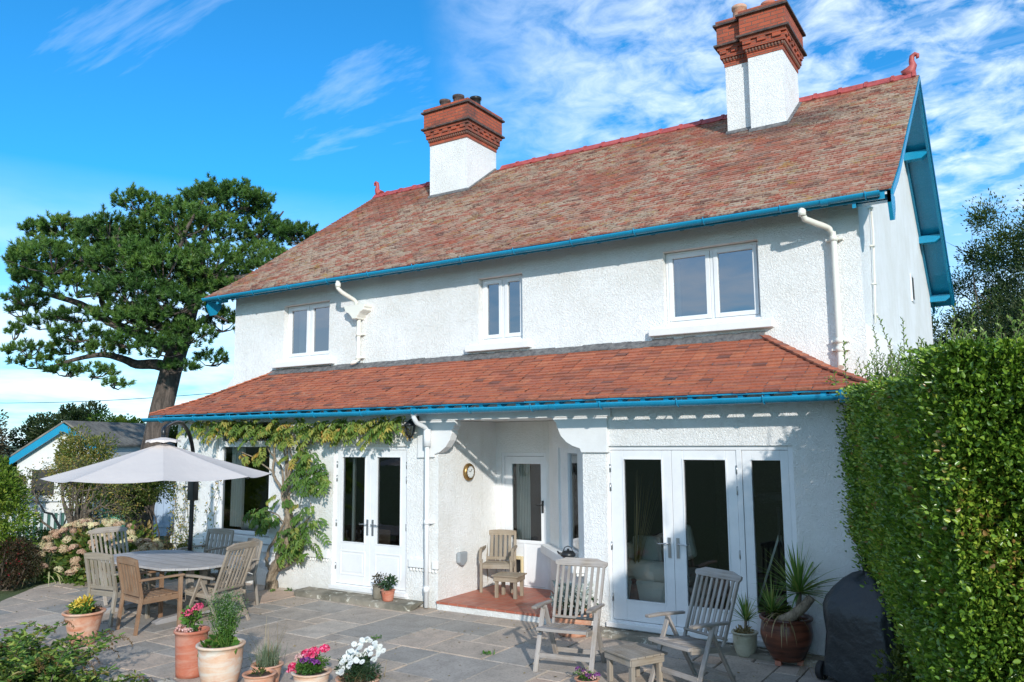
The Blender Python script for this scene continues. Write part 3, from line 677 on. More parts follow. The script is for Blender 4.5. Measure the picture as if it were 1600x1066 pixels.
# beam and shaped brackets over the porch
m = MB(); m.box(3.98, 6.86, -.045, -.003, 2.56, 2.76); m.build('porch_beam', 'smooth_render', house, bevel=.004)
def bracket(x_post, sg):
    # outline in x-z, sg=+1: grows to the right from the left post
    pr = [(-.30, 2.558), (.36, 2.558), (.37, 2.49), (.34, 2.47), (.34, 2.44), (.30, 2.42), (.31, 2.38), (.27, 2.28), (.20, 2.19), (.10, 2.12), (.0, 2.09), (0, 2.05), (-.30, 2.04)] if sg > 0 else [(.36, 2.558), (-.42, 2.558), (-.36, 2.50), (-.33, 2.42), (-.29, 2.33), (-.21, 2.25), (-.12, 2.20), (-.02, 2.17), (0, 2.12), (.36, 2.12)]
    m = MB(); m.prism([(x_post + a, -.04, z) for a, z in pr], (0, .15, 0)); m.build('porch_bracket', 'smooth_render', house, bevel=.006)
bracket(4.13, 1); bracket(6.45, -1)

# ---------------- roofs
def tiles(prof, x_lim, gauge, wid, mt, thick=.022, side='y'):
    """prof: list of (y,z) from eave to top; x_lim(s01)->(x0,x1)"""
    seg = []; L = 0
    for (y0, z0), (y1, z1) in zip(prof, prof[1:]):
        d = math.hypot(y1 - y0, z1 - z0); seg.append((L, d, y0, z0, (y1 - y0) / d, (z1 - z0) / d)); L += d
    def at(s):
        for q in seg:
            if s <= q[0] + q[1] or q is seg[-1]: return q[2] + q[4] * (s - q[0]), q[3] + q[5] * (s - q[0]), q[4], q[5]
    m = MB(); n = int(L / gauge)
    for i in range(n + 1):
        s0 = i * gauge - .02; s1 = min(s0 + gauge * 1.25, L); xa, xb = x_lim(min(1, max(0, s0 / L))); off = (i % 2) * wid / 2 + random.uniform(-.004, .004)
        if s1 - s0 < .02: continue
        k = 0; x = xa - off
        while x < xb:
            l = max(x, xa); rr_ = min(x + wid, xb); x += wid
            if rr_ - l < .02: continue
            j = random.uniform(-.007, .007); t = thick * random.uniform(.75, 1.3); sk = random.uniform(-.003, .003); h2 = random.uniform(0, .002)
            ya, za, dy, dz = at(max(0, s0)); ya += dy * (min(s0, 0) + j); za += dz * (min(s0, 0) + j)
            yb, zb, dy2, dz2 = at(s1); b = len(m.v); g2 = .0008
            def P(x_, y_, z_, lift, dd): m.v.append((x_, y_ - dd[1] * lift, z_ + dd[0] * lift))
            P(l + g2, ya, za, 0, (dy, dz)); P(rr_ - g2, ya, za, 0, (dy, dz)); P(l + g2, ya, za, t + sk, (dy, dz)); P(rr_ - g2, ya, za, t - sk, (dy, dz)); P(l + g2, yb, zb, .003 + h2, (dy2, dz2)); P(rr_ - g2, yb, zb, .003 + h2, (dy2, dz2))
            rv = random.random(); m.face((b, b + 1, b + 3, b + 2), None, rv); m.face((b + 2, b + 3, b + 5, b + 4), None, rv)
    return m.build('roof_tiles', mt, house, recalc=False)
KY, KZ = 1.6, 5.60
upprof = [(YE, ZE), (KY, KZ), (YRG, ZR)]
tiles(upprof, lambda s: (VL, VR), .1, .165, 'old_tiles')
rear = [(2 * YRG - y, z) for y, z in upprof]
m = MB()
for a, b in zip(rear, rear[1:]): m.poly([(VL, a[0], a[1] + .012), (VR, a[0], a[1] + .012), (VR, b[0], b[1] + .012), (VL, b[0], b[1] + .012)])
m.build('rear_roof', 'old_tiles', house)
# roof deck, its underside boarded and painted blue at the verges and eaves
m = MB()
for pr in (upprof, rear):
    for a, b in zip(pr, pr[1:]):
        n = Vector((0, -(b[1] - a[1]), (b[0] - a[0]))).normalized(); n = n if n.z > 0 else -n; q = n * -.035
        m.prism([(VL + .03, a[0], a[1] - .004), (VL + .03, b[0], b[1] - .004), (VL + .03, b[0] + q.y, b[1] + q.z), (VL + .03, a[0] + q.y, a[1] + q.z)], (VR - VL - .06, 0, 0))
m.build('roof_deck', 'blue_paint', house)
for x0 in (VL + .015, VR - .055):
    m = MB()
    for pr in (upprof, rear):
        for a, b in zip(pr, pr[1:]):
            d = .20; m.prism([(x0, a[0], a[1] - .008), (x0, b[0], b[1] - .008), (x0, b[0], b[1] - d), (x0, a[0], a[1] - d * (.8 if a[1] < ZE + .1 else 1))], (.04, 0, 0))
            m.prism([(x0 + .044, a[0], a[1] - .006), (x0 + .044, b[0], b[1] - .006), (x0 + .044, b[0], b[1] - .075), (x0 + .044, a[0], a[1] - .075)], (.022, 0, 0))
    m.build('bargeboard', 'blue_paint', house)
    m = MB()
    sgx = 1 if x0 > 0 else -1; xw = XR if sgx > 0 else XL
    for pr in (upprof, rear):
        for a, b in zip(pr, pr[1:]):
            xx = xw + (0.002 if sgx > 0 else -.042); m.prism([(xx, a[0], a[1] - .04), (xx, b[0], b[1] - .04), (xx, b[0], b[1] - .17), (xx, a[0], a[1] - .17)], (.04, 0, 0))
    m.build('verge_trim', 'blue_paint', house)
    def rz(y):
        y = min(y, 2 * YRG - y); return ZE + (y - YE) * (KZ - ZE) / (KY - YE) if y < KY else KZ + (y - KY) * (ZR - KZ) / (YRG - KY)
    for y in (2.5, 4.3, 2 * YRG - 4.3, 2 * YRG - 2.6, 2 * YRG - 1.15):
        m = MB(); z = rz(y) - .17; a, b = (xw, x0) if sgx > 0 else (x0 + .04, xw); xs = (xw, x0, x0, x0 - .09, xw) if sgx > 0 else (xw, x0 + .04, x0 + .04, x0 + .13, xw)
        zs = (z + .07, z + .07, z + .0, z - .07, z - .07); m.prism([(xx, y - .09, zz) for xx, zz in zip(xs, zs)], (0, .18, 0)); m.build('purlin_end', 'blue_paint', house)
    m = MB(); xs = (xw, x0); m.box(min(xs), max(xs), YE + .12, YE + .24, ZE - .10, ZE - .03); 
    m.prism([(x0, YE + .0, ZE - .02), (x0, YE + .34, ZE - .02), (x0, YE + .34, ZE - .16), (x0, YE + .22, ZE - .32), (x0, YE + .10, ZE - .35), (x0, YE + .0, ZE - .16)], (.042, 0, 0)); m.build('eaves_bracket', 'blue_paint', house)
# ridge tiles and finials
m = MB(); x = VL + .05; k = 0
while x < VR - .3:
    L = min(.42, VR - .05 - x)
    if not (.42 < x + L / 2 < 1.5 or 7.15 < x + L / 2 < 8.1):
        pr = [(-.15, -.085), (-.05, .035), (0, .055), (.05, .035), (.15, -.085)]
        m.prism([(x, YRG + a, ZR + .03 + b) for a, b in pr] + [(x, YRG + a * .8, ZR + .0 + b * .8 - .02) for a, b in pr[::-1]], (L - .006, 0, 0))
        m.prism([(x + L - .045, YRG + a * 1.12, ZR + .042 + b * 1.1) for a, b in pr], (.05, 0, 0))
    elif m.v: m.build('ridge_tiles', 'ridge_tile', house); m = MB()
    x += L
m.build('ridge_tiles', 'ridge_tile', house)
for x, sg in ((VR - .12, 1), (VL + .12, -1)):
    m = MB(); pts = [(x - sg * .10, YRG, ZR + .05), (x - sg * .0, YRG, ZR + .12), (x + sg * .04, YRG, ZR + .2), (x + sg * .02, YRG, ZR + .28), (x + sg * .03, YRG, ZR + .36), (x + sg * .08, YRG, ZR + .39), (x + sg * .12, YRG, ZR + .365), (x + sg * .12, YRG, ZR + .33), (x + sg * .09, YRG, ZR + .325)]
    m.tube(pts, [.10, .085, .06, .045, .04, .036, .03, .026, .028], 12); m.build('finial', 'ridge_tile', house)
# lean-to roof
lp = [(-.36, 2.775), (.22, 3.035), (DW, 3.556)]
LL = [0]
for a, b in zip(lp, lp[1:]): LL.append(LL[-1] + math.hypot(b[0] - a[0], b[1] - a[1]))
GL, GR, TL, TR = -2.07, 9.91, -.588, 8.412
def yat(s):
    s *= LL[-1]
    for i in range(len(lp) - 1):
        if s <= LL[i + 1] or i == len(lp) - 2: return lp[i][0] + (lp[i + 1][0] - lp[i][0]) * (s - LL[i]) / (LL[i + 1] - LL[i])
def lim(s):
    t = (yat(s) + .36) / (DW + .36); return GL + (TL - GL) * t, GR + (TR - GR) * t
tiles(lp, lim, .098, .165, 'new_tiles')
m = MB()
for x0, x1 in ((GL, TL), (GR, TR)):
    xm = x0 + (x1 - x0) * (lp[1][0] + .36) / (DW + .36)
    m.poly([(x0, -.36, 2.785), (xm, lp[1][0], lp[1][1] + .01), (xm, DW, lp[1][1] + .01), (x0, DW, 2.785)]); m.poly([(xm, lp[1][0], lp[1][1] + .01), (x1, DW, lp[2][1] + .01), (xm, DW, lp[1][1] + .01)])
m.build('side_roof_slope', 'new_tiles', house)
for x0, x1 in ((GL, TL), (GR, TR)):
    m = MB(); sg = 1 if x0 > 0 else -1; n = 16
    for k in range(n):
        t0, t1 = k / n, (k + 1.15) / n; ya = -.36 + (DW + .36) * t0; yb_ = -.36 + (DW + .36) * t1
        def zz(y): return lp[0][1] + (y - lp[0][0]) / (lp[1][0] - lp[0][0]) * (lp[1][1] - lp[0][1]) if y < lp[1][0] else lp[1][1] + (y - lp[1][0]) / (lp[2][0] - lp[1][0]) * (lp[2][1] - lp[1][1])
        pa = Vector((x0 + (x1 - x0) * t0, ya, zz(ya) + .028)); pb = Vector((x0 + (x1 - x0) * t1, yb_, zz(yb_) + .016)); m.beam(pa, pb, .12, .02)
    m.build('hip_tiles', 'new_tiles', house)
m = MB()
for a, b in zip(lp, lp[1:]):
    ta = (a[0] + .36) / (DW + .36); tb = (b[0] + .36) / (DW + .36)
    A = [(GL + .02 + (TL - GL) * ta, a[0], a[1] - .008), (GR - .02 + (TR - GR) * ta, a[0], a[1] - .008), (GR - .02 + (TR - GR) * tb, b[0], b[1] - .008), (GL + .02 + (TL - GL) * tb, b[0], b[1] - .008)]; m.prism(A, (0, 0, -.02))
m.build('roof_deck', 'blue_paint', house)
m = MB()
# lead flashing where the lean-to meets the wall
n = 60
for k in range(n):
    xa = TL - .05 + (TR - TL + .1) * k / n; xb = TL - .05 + (TR - TL + .1) * (k + 1) / n; j = random.uniform(-.008, .008)
    m.prism([(xa, DW - .13, 3.505 + j), (xb, DW - .13, 3.505 + j), (xb, DW - .004, 3.60 + j), (xa, DW - .004, 3.60 + j)], (0, 0, .016))
m.build('flashing', 'lead', house)
# rafter feet
x = XL + .1
while x < XR: m = MB(); m.beam((x, YE + .03, ZE - .075), (x, DW - .01, ZE + .12), .05, .085); m.build('rafter_foot', 'blue_paint', house); x += .4
x = XL + .05
while x < XR: m = MB(); m.beam((x, -.33, 2.715), (x, -.005, 2.86), .055, .075); m.build('rafter_foot', 'blue_paint', house); x += .285
m = MB(); m.box(VL + .08, VR - .08, YE + .004, YE + .024, ZE - .11, ZE - .03); m.build('fascia', 'blue_paint', house)

def gutter(x0, x1, y, z, rad, name='gutter', end=None):
    m = MB(); n = 12; outer = [(y + math.cos(PI + PI * k / n) * rad, z + math.sin(PI + PI * k / n) * rad) for k in range(n + 1)]; inner = [(y + math.cos(PI + PI * k / n) * (rad - .006), z + math.sin(PI + PI * k / n) * (rad - .006)) for k in range(n + 1)]
    prof = outer + inner[::-1]; segs = 14
    b = len(m.v)
    for i in range(segs + 1):
        xx = x0 + (x1 - x0) * i / segs; dz = math.sin(i * 1.9) * .003 - .010 * math.sin(PI * i / segs)
        for py, pz in prof: m.v.append((xx, py, pz + dz))
    L = len(prof)
    for i in range(segs):
        for k in range(L): m.face((b + i * L + k, b + i * L + (k + 1) % L, b + (i + 1) * L + (k + 1) % L, b + (i + 1) * L + k), None, .5, k < n)
    for xe in (x0, x1):
        bb = len(m.v); m.v += [(xe, py, pz) for py, pz in outer]; m.face(range(bb, bb + n + 1), None, .5)
    gt = m.build(name, 'blue_paint', house)
    x = x0 + .5
    while x < x1:
        bm_ = MB(); pts = [(x, y + math.cos(PI + PI * k / 10) * (rad + .006), z + math.sin(PI + PI * k / 10) * (rad + .006) - .006) for k in range(11)]; bm_.tube([(x, y - rad - .004, z + .012)] + pts + [(x, y + rad + .03, z + .01)], .007, 6)
        x += .95; bm_.build('gutter_bracket', 'blue_paint', gt)
    x = x0 + 2.3
    while x < x1 - .5:
        j2 = MB()
        out_ = [(y + math.cos(PI + PI * k / 12) * (rad + .008), z + math.sin(PI + PI * k / 12) * (rad + .008) - .004) for k in range(13)]; inn = [(y + math.cos(PI + PI * k / 12) * (rad - .004), z + math.sin(PI + PI * k / 12) * (rad - .004) - .004) for k in range(13)]
        j2.prism([(x - .04, a, c) for a, c in out_ + inn[::-1]], (.08, 0, 0)); x += 3.05; j2.build('gutter_joint', 'blue_paint', gt)
gutter(VL + .02, VR - .12, YE - .045, ZE - .035, .058)
gutter(GL - .04, GR - .20, -.36 - .062, 2.775 - .060, .068)
m = MB(); m.tube([(GR - .32, -.422, 2.70), (GR - .20, -.422, 2.70)], .073, 20); m.tube([(GR - .2, -.422, 2.70), (GR - .10, -.415, 2.70), (GR - .03, -.37, 2.70), (GR + .01, -.28, 2.70), (GR + .02, .3, 2.70), (GR + .02, DW, 2.70)], .064, 16); m.build('gutter', 'blue_paint', house)
m = MB(); m.tube([(9.66, -.30, 2.68), (9.69, -.22, 2.55), (9.69, -.1, 2.35), (9.69, -.08, .0)], .04, 12); m.build('downpipe', 'black_metal', house)

# ---------------- downpipes
def collars(m, x, y, zs, r):
    for z in zs: m.tube([(x, y, z - .03), (x, y, z + .03)], r * 1.28, 16); m.box(x - r * 2.6, x + r * 2.6, y + r * .5, y + .1, z - .012, z + .012)
m = MB(); m.tube([(9.08, .70, 5.0), (9.08, .70, 4.93), (9.10, .74, 4.87), (9.20, .88, 4.83), (9.30, 1.02, 4.80), (9.345, 1.065, 4.74), (9.35, 1.067, 4.6), (9.35, 1.067, 3.30), (9.35, 1.067, 3.18), (9.36, 1.0, 3.10)], .037, 14); collars(m, 9.35, 1.067, (4.66, 3.42, 3.32), .037); m.tube([(9.08, .70, 4.97), (9.08, .70, 4.90)], .046, 14); m.build('downpipe', 'cream_pipe', house)
m = MB(); m.tube([(1.47, .70, 5.0), (1.47, .70, 4.86), (1.50, .76, 4.80), (1.56, .98, 4.70), (1.58, 1.03, 4.66), (1.58, 1.03, 4.60)], .037, 14); m.tube([(1.47, .70, 4.95), (1.47, .70, 4.88)], .047, 14)
m.tube([(1.60, 1.08, 4.40), (1.60, 1.08, 3.66), (1.58, 1.02, 3.62), (1.52, .98, 3.60)], .034, 14); collars(m, 1.60, 1.08, (4.1, 3.70), .034); m.build('downpipe', 'cream_pipe', house)
m = MB(); hw = .24; pr = [(-hw, 4.60), (hw, 4.60), (hw, 4.555), (hw - .02, 4.54), (hw - .02, 4.50), (.13, 4.46), (.10, 4.43), (.06, 4.385), (.05, 4.36), (-.05, 4.36), (-.06, 4.385), (-.10, 4.43), (-.13, 4.46), (-hw + .02, 4.50), (-hw + .02, 4.54), (-hw, 4.555)]
m.prism([(1.60 + a, .96, z) for a, z in pr], (0, DW - .96 + .01, 0)); m.build('rain_hopper', 'cream_pipe', house, bevel=.01)
m = MB(); m.tube([(4.06, -.40, 2.70), (4.06, -.40, 2.60), (4.06, -.34, 2.53), (4.06, -.16, 2.47), (4.06, -.105, 2.42), (4.06, -.105, 2.3)], .034, 14); m.tube([(4.06, -.105, 2.40), (4.06, -.105, .02)], .032, 14); m.tube([(4.06, -.105, 2.44), (4.06, -.105, 2.20)], .052, 18); m.tube([(4.06, -.105, 1.13), (4.06, -.105, 1.19)], .040, 16); m.tube([(4.06, -.105, .22), (4.06, -.105, .30)], .042, 16)
m.tube([(4.06, -.40, 2.70), (4.06, -.40, 2.62)], .044, 14); m.box(4.0, 4.12, -.07, -.003, 1.14, 1.165); m.build('downpipe', 'white_paint', house)
# cowl vent beside the porch chair
m = MB(); m.prism([(4.185, .40, .70), (4.185, .60, .70), (4.185, .60, .56), (4.185, .50, .50), (4.185, .40, .56)], (.07, 0, 0)); m.build('vent_cowl', 'grey_plastic', house, bevel=.02)

# ---------------- chimneys
def ring(m, x0, x1, y0, y1, z0, z1, o):
    b = len(m.v); a0, a1, c0, c1 = x0 - o, x1 + o, y0 - o, y1 + o
    for s, (p, q) in enumerate((((a0, c0), (a1, c0)), ((a1, c0), (a1, c1)), ((a1, c1), (a0, c1)), ((a0, c1), (a0, c0)))):
        L = math.hypot(q[0] - p[0], q[1] - p[1]); of = s * 1.37
        k = len(m.v); m.v += [(p[0], p[1], z0), (q[0], q[1], z0), (q[0], q[1], z1), (p[0], p[1], z1)]; m.face((k, k + 1, k + 2, k + 3), [(of, z0), (of + L, z0), (of + L, z1), (of, z1)], .5)
    for z in (z0, z1):
        k = len(m.v); m.v += [(a0, c0, z), (a1, c0, z), (a1, c1, z), (a0, c1, z)]; m.face((k, k + 1, k + 2, k + 3), [(a0, c0), (a1, c0), (a1, c1), (a0, c1)], .5)
def chim_cap(ch, parts, z):
    br = MB(); cp = MB(); dn = MB()
    for (x0, x1, y0, y1) in parts:
        ring(br, x0, x1, y0, y1, z - .03, z + .05, .012)
        ring(br, x0, x1, y0, y1, z + .0495, z + .12, .030)
        # egg and dart moulding
        for (p, q) in (((x0 - .04, y0 - .035), (x1 + .04, y0 - .035)), ((x1 + .035, y0 - .04), (x1 + .035, y1 + .04))):
            L = math.hypot(q[0] - p[0], q[1] - p[1]); n = int(L / .055)
            for k in range(n):
                t = (k + .5) / n; dn.ball((p[0] + (q[0] - p[0]) * t, p[1] + (q[1] - p[1]) * t, z + .088), .022, .022, .034, 6, 5)
        ring(br, x0, x1, y0, y1, z + .1195, z + .19, .065)
        ring(br, x0, x1, y0, y1, z + .1895, z + .26, .065)
        # dentils
        for (p, q, ax) in (((x0 - .09, y0 - .082), (x1 + .09, y0 - .082), 0), ((x1 + .082, y0 - .09), (x1 + .082, y1 + .09), 1)):
            L = (q[0] - p[0]) if ax == 0 else (q[1] - p[1]); n = max(3, int(L / .2)) ; 
            for k in range(n):
                c0_ = k * L / n + .03; c1_ = c0_ + L / n * .56
                if ax == 0: br.box(p[0] + c0_, p[0] + c1_, y0 - .094, y0 - .06, z + .19, z + .258)
                else: br.box(x1 + .06, x1 + .094, p[1] + c0_, p[1] + c1_, z + .19, z + .258)
        ring(br, x0, x1, y0, y1, z + .2595, z + .32, .10)
        ring(cp, x0, x1, y0, y1, z + .3195, z + .355, .15)
        ring(br, x0, x1, y0, y1, z + .3545, z + .70, .10)
        ring(cp, x0, x1, y0, y1, z + .6995, z + .735, .15)
        ring(br, x0, x1, y0, y1, z + .7345, z + .80, .11)
    br.build('chimney_brick_cap', 'brick', ch); cp.build('chimney_capping', 'brick_capping', ch); dn.build('chimney_moulding', 'brick', ch)
def chimney(parts, z, zb, pots):
    m = MB()
    for i, (x0, x1, y0, y1) in enumerate(parts): ring(m, x0, x1, y0, y1, zb, z, 0)
    ch = m.build('chimney', 'stucco', house)
    chim_cap(ch, parts, z)
    fl = MB()
    for (x0, x1, y0, y1) in parts:
        zr = lambda y: KZ + (min(y, 2 * YRG - y) - KY) * (ZR - KZ) / (YRG - KY)
        fl.prism([(x0 - .03, y0 - .05, zr(y0 - .05) + .02), (x1 + .03, y0 - .05, zr(y0 - .05) + .02), (x1 + .03, y0 - .001, zr(y0) + .05), (x0 - .03, y0 - .001, zr(y0) + .05)], (0, 0, .018))
        fl.prism([(x1 + .001, y0 - .03, zr(y0 - .03) + .03), (x1 + .05, y0 - .03, zr(y0 - .03) + .02), (x1 + .05, YRG, ZR + .02), (x1 + .001, YRG, ZR + .04)], (0, 0, .018))
    fl.build('chimney_flashing', 'lead', ch)
    for (x, y, r, h, mt) in pots:
        p = MB(); p.lathe([(r * 1.05, 0), (r * 1.05, .04), (r, .05), (r * .92, h - .06), (r * 1.1, h - .05), (r * 1.12, h), (r * .9, h + .005), (r * .85, h - .1)], 20, (x, y, z + .78)); p.build('chimney_pot', mt, ch)
chimney([(.48, 1.48, 4.42, 5.55)], 8.77, 6.9, [(.74, 4.62, .115, .26, 'brick_capping'), (1.08, 4.66, .12, .30, 'brick_capping'), (1.34, 4.95, .12, .30, 'black_metal')])
chimney([(7.56, 8.14, 4.28, 5.36), (7.12, 7.555, 4.41, 5.5)], 8.82, 6.9, [(7.36, 4.6, .12, .34, 'terracotta'), (7.85, 4.7, .12, .3, 'terracotta_red')])

# ---------------- doorstep and things fixed to the wall
def step(x0, x1, y0, h, label):
    m = MB(); n = 40; J = [(random.uniform(-.012, .012), random.uniform(-.006, .006)) for _ in range(n + 1)]; b = 0
    for k in range(n + 1):
        x = x0 + (x1 - x0) * k / n; yy = y0 + J[k][0] + (.05 if k in (0, n) else 0)
        m.v += [(x, yy - .01, -.02), (x, yy, h * .75 + J[k][1]), (x, yy + .03, h + J[k][1]), (x, -.012, h + .004)]
    for k in range(n):
        for q in range(3): m.face((4 * k + q, 4 * k + 4 + q, 4 * k + 5 + q, 4 * k + 1 + q), None, .5, True)
    m.face((0, 1, 2, 3)); m.face((4 * n, 4 * n + 1, 4 * n + 2, 4 * n + 3)); return tag(m.build('doorstep', 'step_stone'), label, 'step')
step(1.70, 3.96, -.36, .07, 'worn grey-brown stone step below the left pair of white doors')
step(6.60, 9.32, -.30, .045, 'low dark stone step below the wide glazed doors on the right')
lt = T('wall_lantern', 'black metal coach lantern on the wall under the lower gutter, beside the vine leaves', 'lantern', (3.82, -.03, 2.48)); m0 = 0
m = MB(); m.tube([(0, -.01, .09), (0, -.1, .12), (0, -.16, .09)], .012, 8); m.box(-.035, .035, -.02, -.002, .03, .15); m.lathe([(.01, .11), (.055, .07), (.095, .035), (.085, .02)], 12, (0, -.16, -.01)); m.lathe([(.012, -.20), (.02, -.185), (.008, -.17)], 10, (0, -.16, 0))
for k in range(6):
    a = k * PI / 3; m.tube([(math.cos(a) * .08, -.16 + math.sin(a) * .08, .02), (math.cos(a) * .06, -.16 + math.sin(a) * .06, -.10), (0, -.16, -.17)], .006, 6)
m.build('lantern_frame', 'black_metal', lt); m = MB(); m.lathe([(.075, .018), (.055, -.10), (.005, -.16)], 12, (0, -.16, 0)); m.build('lantern_glass', 'glass', lt)
ck = T('wall_clock', 'round brass-rimmed clock on the left side wall of the porch', 'clock', (4.185, .70, 1.82))
m = MB(); n = 32
for r0, r1, x0, x1 in ((.125, .125, 0, .025), (.10, .10, .025, .05)): m.tube([(x0, 0, 0), (x1, 0, 0)], r0, n)
cb = MB(); k = []
pr = [(.125, 0), (.13, .02), (.115, .045), (.10, .055), (.085, .05)]; b = 0
for (rad, xx) in pr:
    for q in range(n): cb.v.append((xx, rad * math.cos(2 * PI * q / n), rad * math.sin(2 * PI * q / n)))
for i in range(len(pr) - 1):
    for q in range(n): cb.face((i * n + q, i * n + (q + 1) % n, (i + 1) * n + (q + 1) % n, (i + 1) * n + q), None, .5, True)
cb.build('clock_case', 'brass', ck)
m = MB(); m.poly([(.046, .09 * math.cos(2 * PI * q / n), .09 * math.sin(2 * PI * q / n)) for q in range(n)]); dl = m.build('clock_face', 'clock_face', ck)
m = MB(); m.beam((.049, 0, 0), (.049, .03, .045), .004, .008, (1, 0, 0)); m.beam((.049, 0, 0), (.049, -.055, .02), .004, .006, (1, 0, 0))
for q in range(12): a = q * PI / 6; m.beam((.048, .07 * math.cos(a), .07 * math.sin(a)), (.048, .082 * math.cos(a), .082 * math.sin(a)), .003, .005, (1, 0, 0))
m.build('clock_hands', 'black_metal', dl)
kt = T('kettle', 'small black cast-iron teapot standing on the sloping porch window ledge', 'teapot', (6.08, .26, .775))
m = MB(); m.lathe([(.0, 0), (.05, 0), (.095, .03), (.10, .05), (.07, .085), (.03, .095), (.0, .10)], 20); m.lathe([(.0, .12), (.014, .118), (.018, .105), (.008, .095)], 10); m.tube([(-.08, 0, .04), (-.13, -.01, .055), (-.15, -.015, .08)], [.02, .014, .01], 8)
m.build('teapot_body', 'black_metal', kt); m = MB(); m.tube([(-.07, 0, .08), (-.05, 0, .13), (0, 0, .15), (.05, 0, .13), (.07, 0, .08)], .006, 6); m.build('teapot_handle', 'black_metal', kt)

# ================================================================== THINGS INDOORS, SEEN THROUGH THE GLASS
sf = T('sofa', 'beige fabric sofa just inside the wide glazed doors on the right', 'sofa', (6.95, 1.1, .08), 0)
m = MB(); m.box(-.25, .60, -.5, .7, .08, .40); m.box(-.28, .0, -.5, .7, .10, .88); m.build('sofa_body', 'sofa_fabric', sf, bevel=.05)
m = MB(); m.box(-.26, .58, -.72, -.50, .06, .58); m.tube([(-.27, -.62, .58), (.60, -.62, .57)], .14, 22); m.build('armrest', 'sofa_fabric', sf, bevel=.03)
m = MB(); m.box(.0, .62, -.48, .1, .41, .56); m.build('seat_cushion', 'sofa_fabric', sf, bevel=.05)
m = MB(); m.obox((.02, -.36, .80), (.9, .3, 0), (-.2, .3, .9), (.3, -.9, .2), .20, .19, .07); m.build('cushion', 'cushion_fabric', sf, bevel=.06)
m = MB(); m.obox((.30, -.10, .84), (.9, -.3, .35), (-.3, .3, .9), (.3, .9, -.2), .28, .22, .08); m.build('cushion', 'sofa_fabric', sf, bevel=.06)
tp = T('telescope', 'black telescope on a grey tripod behind the narrow side light', 'telescope', (8.66, .62, .09)); tp.scale = (1.0, 1.0, 1.16)
m = MB()
m.beam((0, 0, .95), (-.36, -.1, 0), .022, .022); m.beam((0, 0, .95), (.34, -.14, 0), .022, .022); m.beam((0, 0, .95), (.04, .36, 0), .022, .022)
m.build('tripod', 'steel', tp); m = MB(); m.tube([(0, 0, .6), (0, 0, 1.2)], .02, 10); m.tube([(-.24, .06, 1.28), (.26, -.06, 1.31)], .055, 14); m.tube([(.2, -.05, 1.3), (.36, -.09, 1.32)], .075, 14); m.tube([(-.24, .06, 1.28), (-.33, .08, 1.33)], .022, 10); m.build('telescope_tube', 'rubber', tp)
dg = T('dried_grass', 'tall dried ornamental grass stems inside the left glazed door beside the sofa', 'dried grass', (6.93, .42, .08))
m = MB(); m.lathe([(.07, 0), (.09, .2), (.05, .45), (.06, .5)], 16); m.build('vase', 'glazed_brown', dg)
n = 26; blades('grass_stems', [(rng.normal() * .01, rng.normal() * .01, .45) for _ in range(n)], rng.uniform(-1.2, 1.6, n), rng.uniform(1.25, 1.5, n), rng.uniform(1.0, 1.5, n), rng.uniform(.006, .012, n), 'dry_stem', dg, grav=.05)
def curtain(x0, x1, z0, z1, y, label, cat='curtain', dense=26):
    m = MB(); n = dense; b = len(m.v)
    for k in range(n + 1):
        x = x0 + (x1 - x0) * k / n; m.v += [(x, y + .03 * math.sin(k * 1.25), z0), (x, y + .03 * math.sin(k * 1.25 + .2), z1)]
    for k in range(n): m.face((b + 2 * k, b + 2 * k + 2, b + 2 * k + 3, b + 2 * k + 1), None, .5, True)
    return tag(m.build('curtain', 'curtain_cloth', recalc=False), label, cat)
curtain(-.54, -.22, .85, 2.2, .24, 'pale curtain drawn to the left side of the ground-floor window')
curtain(2.30, 2.37, .3, 2.1, .26, 'narrow pale curtain at the left edge of the left white doors', dense=8)
curtain(-.26, -.10, 3.80, 4.76, DW + .30, 'white curtain in the left upstairs window')
curtain(7.20, 7.26, 3.80, 4.7, DW + .30, 'thin edge of white curtain in the largest upstairs window', dense=8)
ch = T('indoor_settee', 'pale low settee seen inside behind the ground-floor window', 'settee', (.3, .6, .08))
m = MB(); m.box(-.6, .5, -.2, .5, .1, .80); m.build('seat', 'cushion_fabric', ch, bevel=.06); m = MB(); m.tube([(-.6, -.22, .80), (.5, -.22, .80)], .11, 14); m.build('bolster', 'curtain_cloth', ch)
ic = T('indoor_armchair', 'cream upholstered armchair seen inside the right leaf of the left doors', 'armchair', (3.1, 1.0, .08))
m = MB(); m.box(-.35, .4, -.35, .35, .12, .45); m.box(-.35, .4, .2, .4, .45, .95); m.build('seat', 'sofa_fabric', ic, bevel=.07)
m = MB(); m.tube([(.33, -.4, .6), (.33, .35, .62)], .09, 14); m.box(.25, .41, -.4, .35, .1, .6); m.build('armrest', 'sofa_fabric', ic)
ic = T('indoor_chair', 'small wooden chair back seen inside the left leaf of the left doors', 'chair', (2.45, .75, .08))
m = MB(); m.box(-.2, .2, -.02, .02, .45, .82); m.box(-.2, .2, -.02, .4, .4, .44); m.build('backrest', 'brown_wood', ic, bevel=.02)
m = MB(); m.box(-.2, -.16, -.02, .02, 0, .4); m.box(.16, .2, -.02, .02, 0, .4); m.build('leg', 'brown_wood', ic)

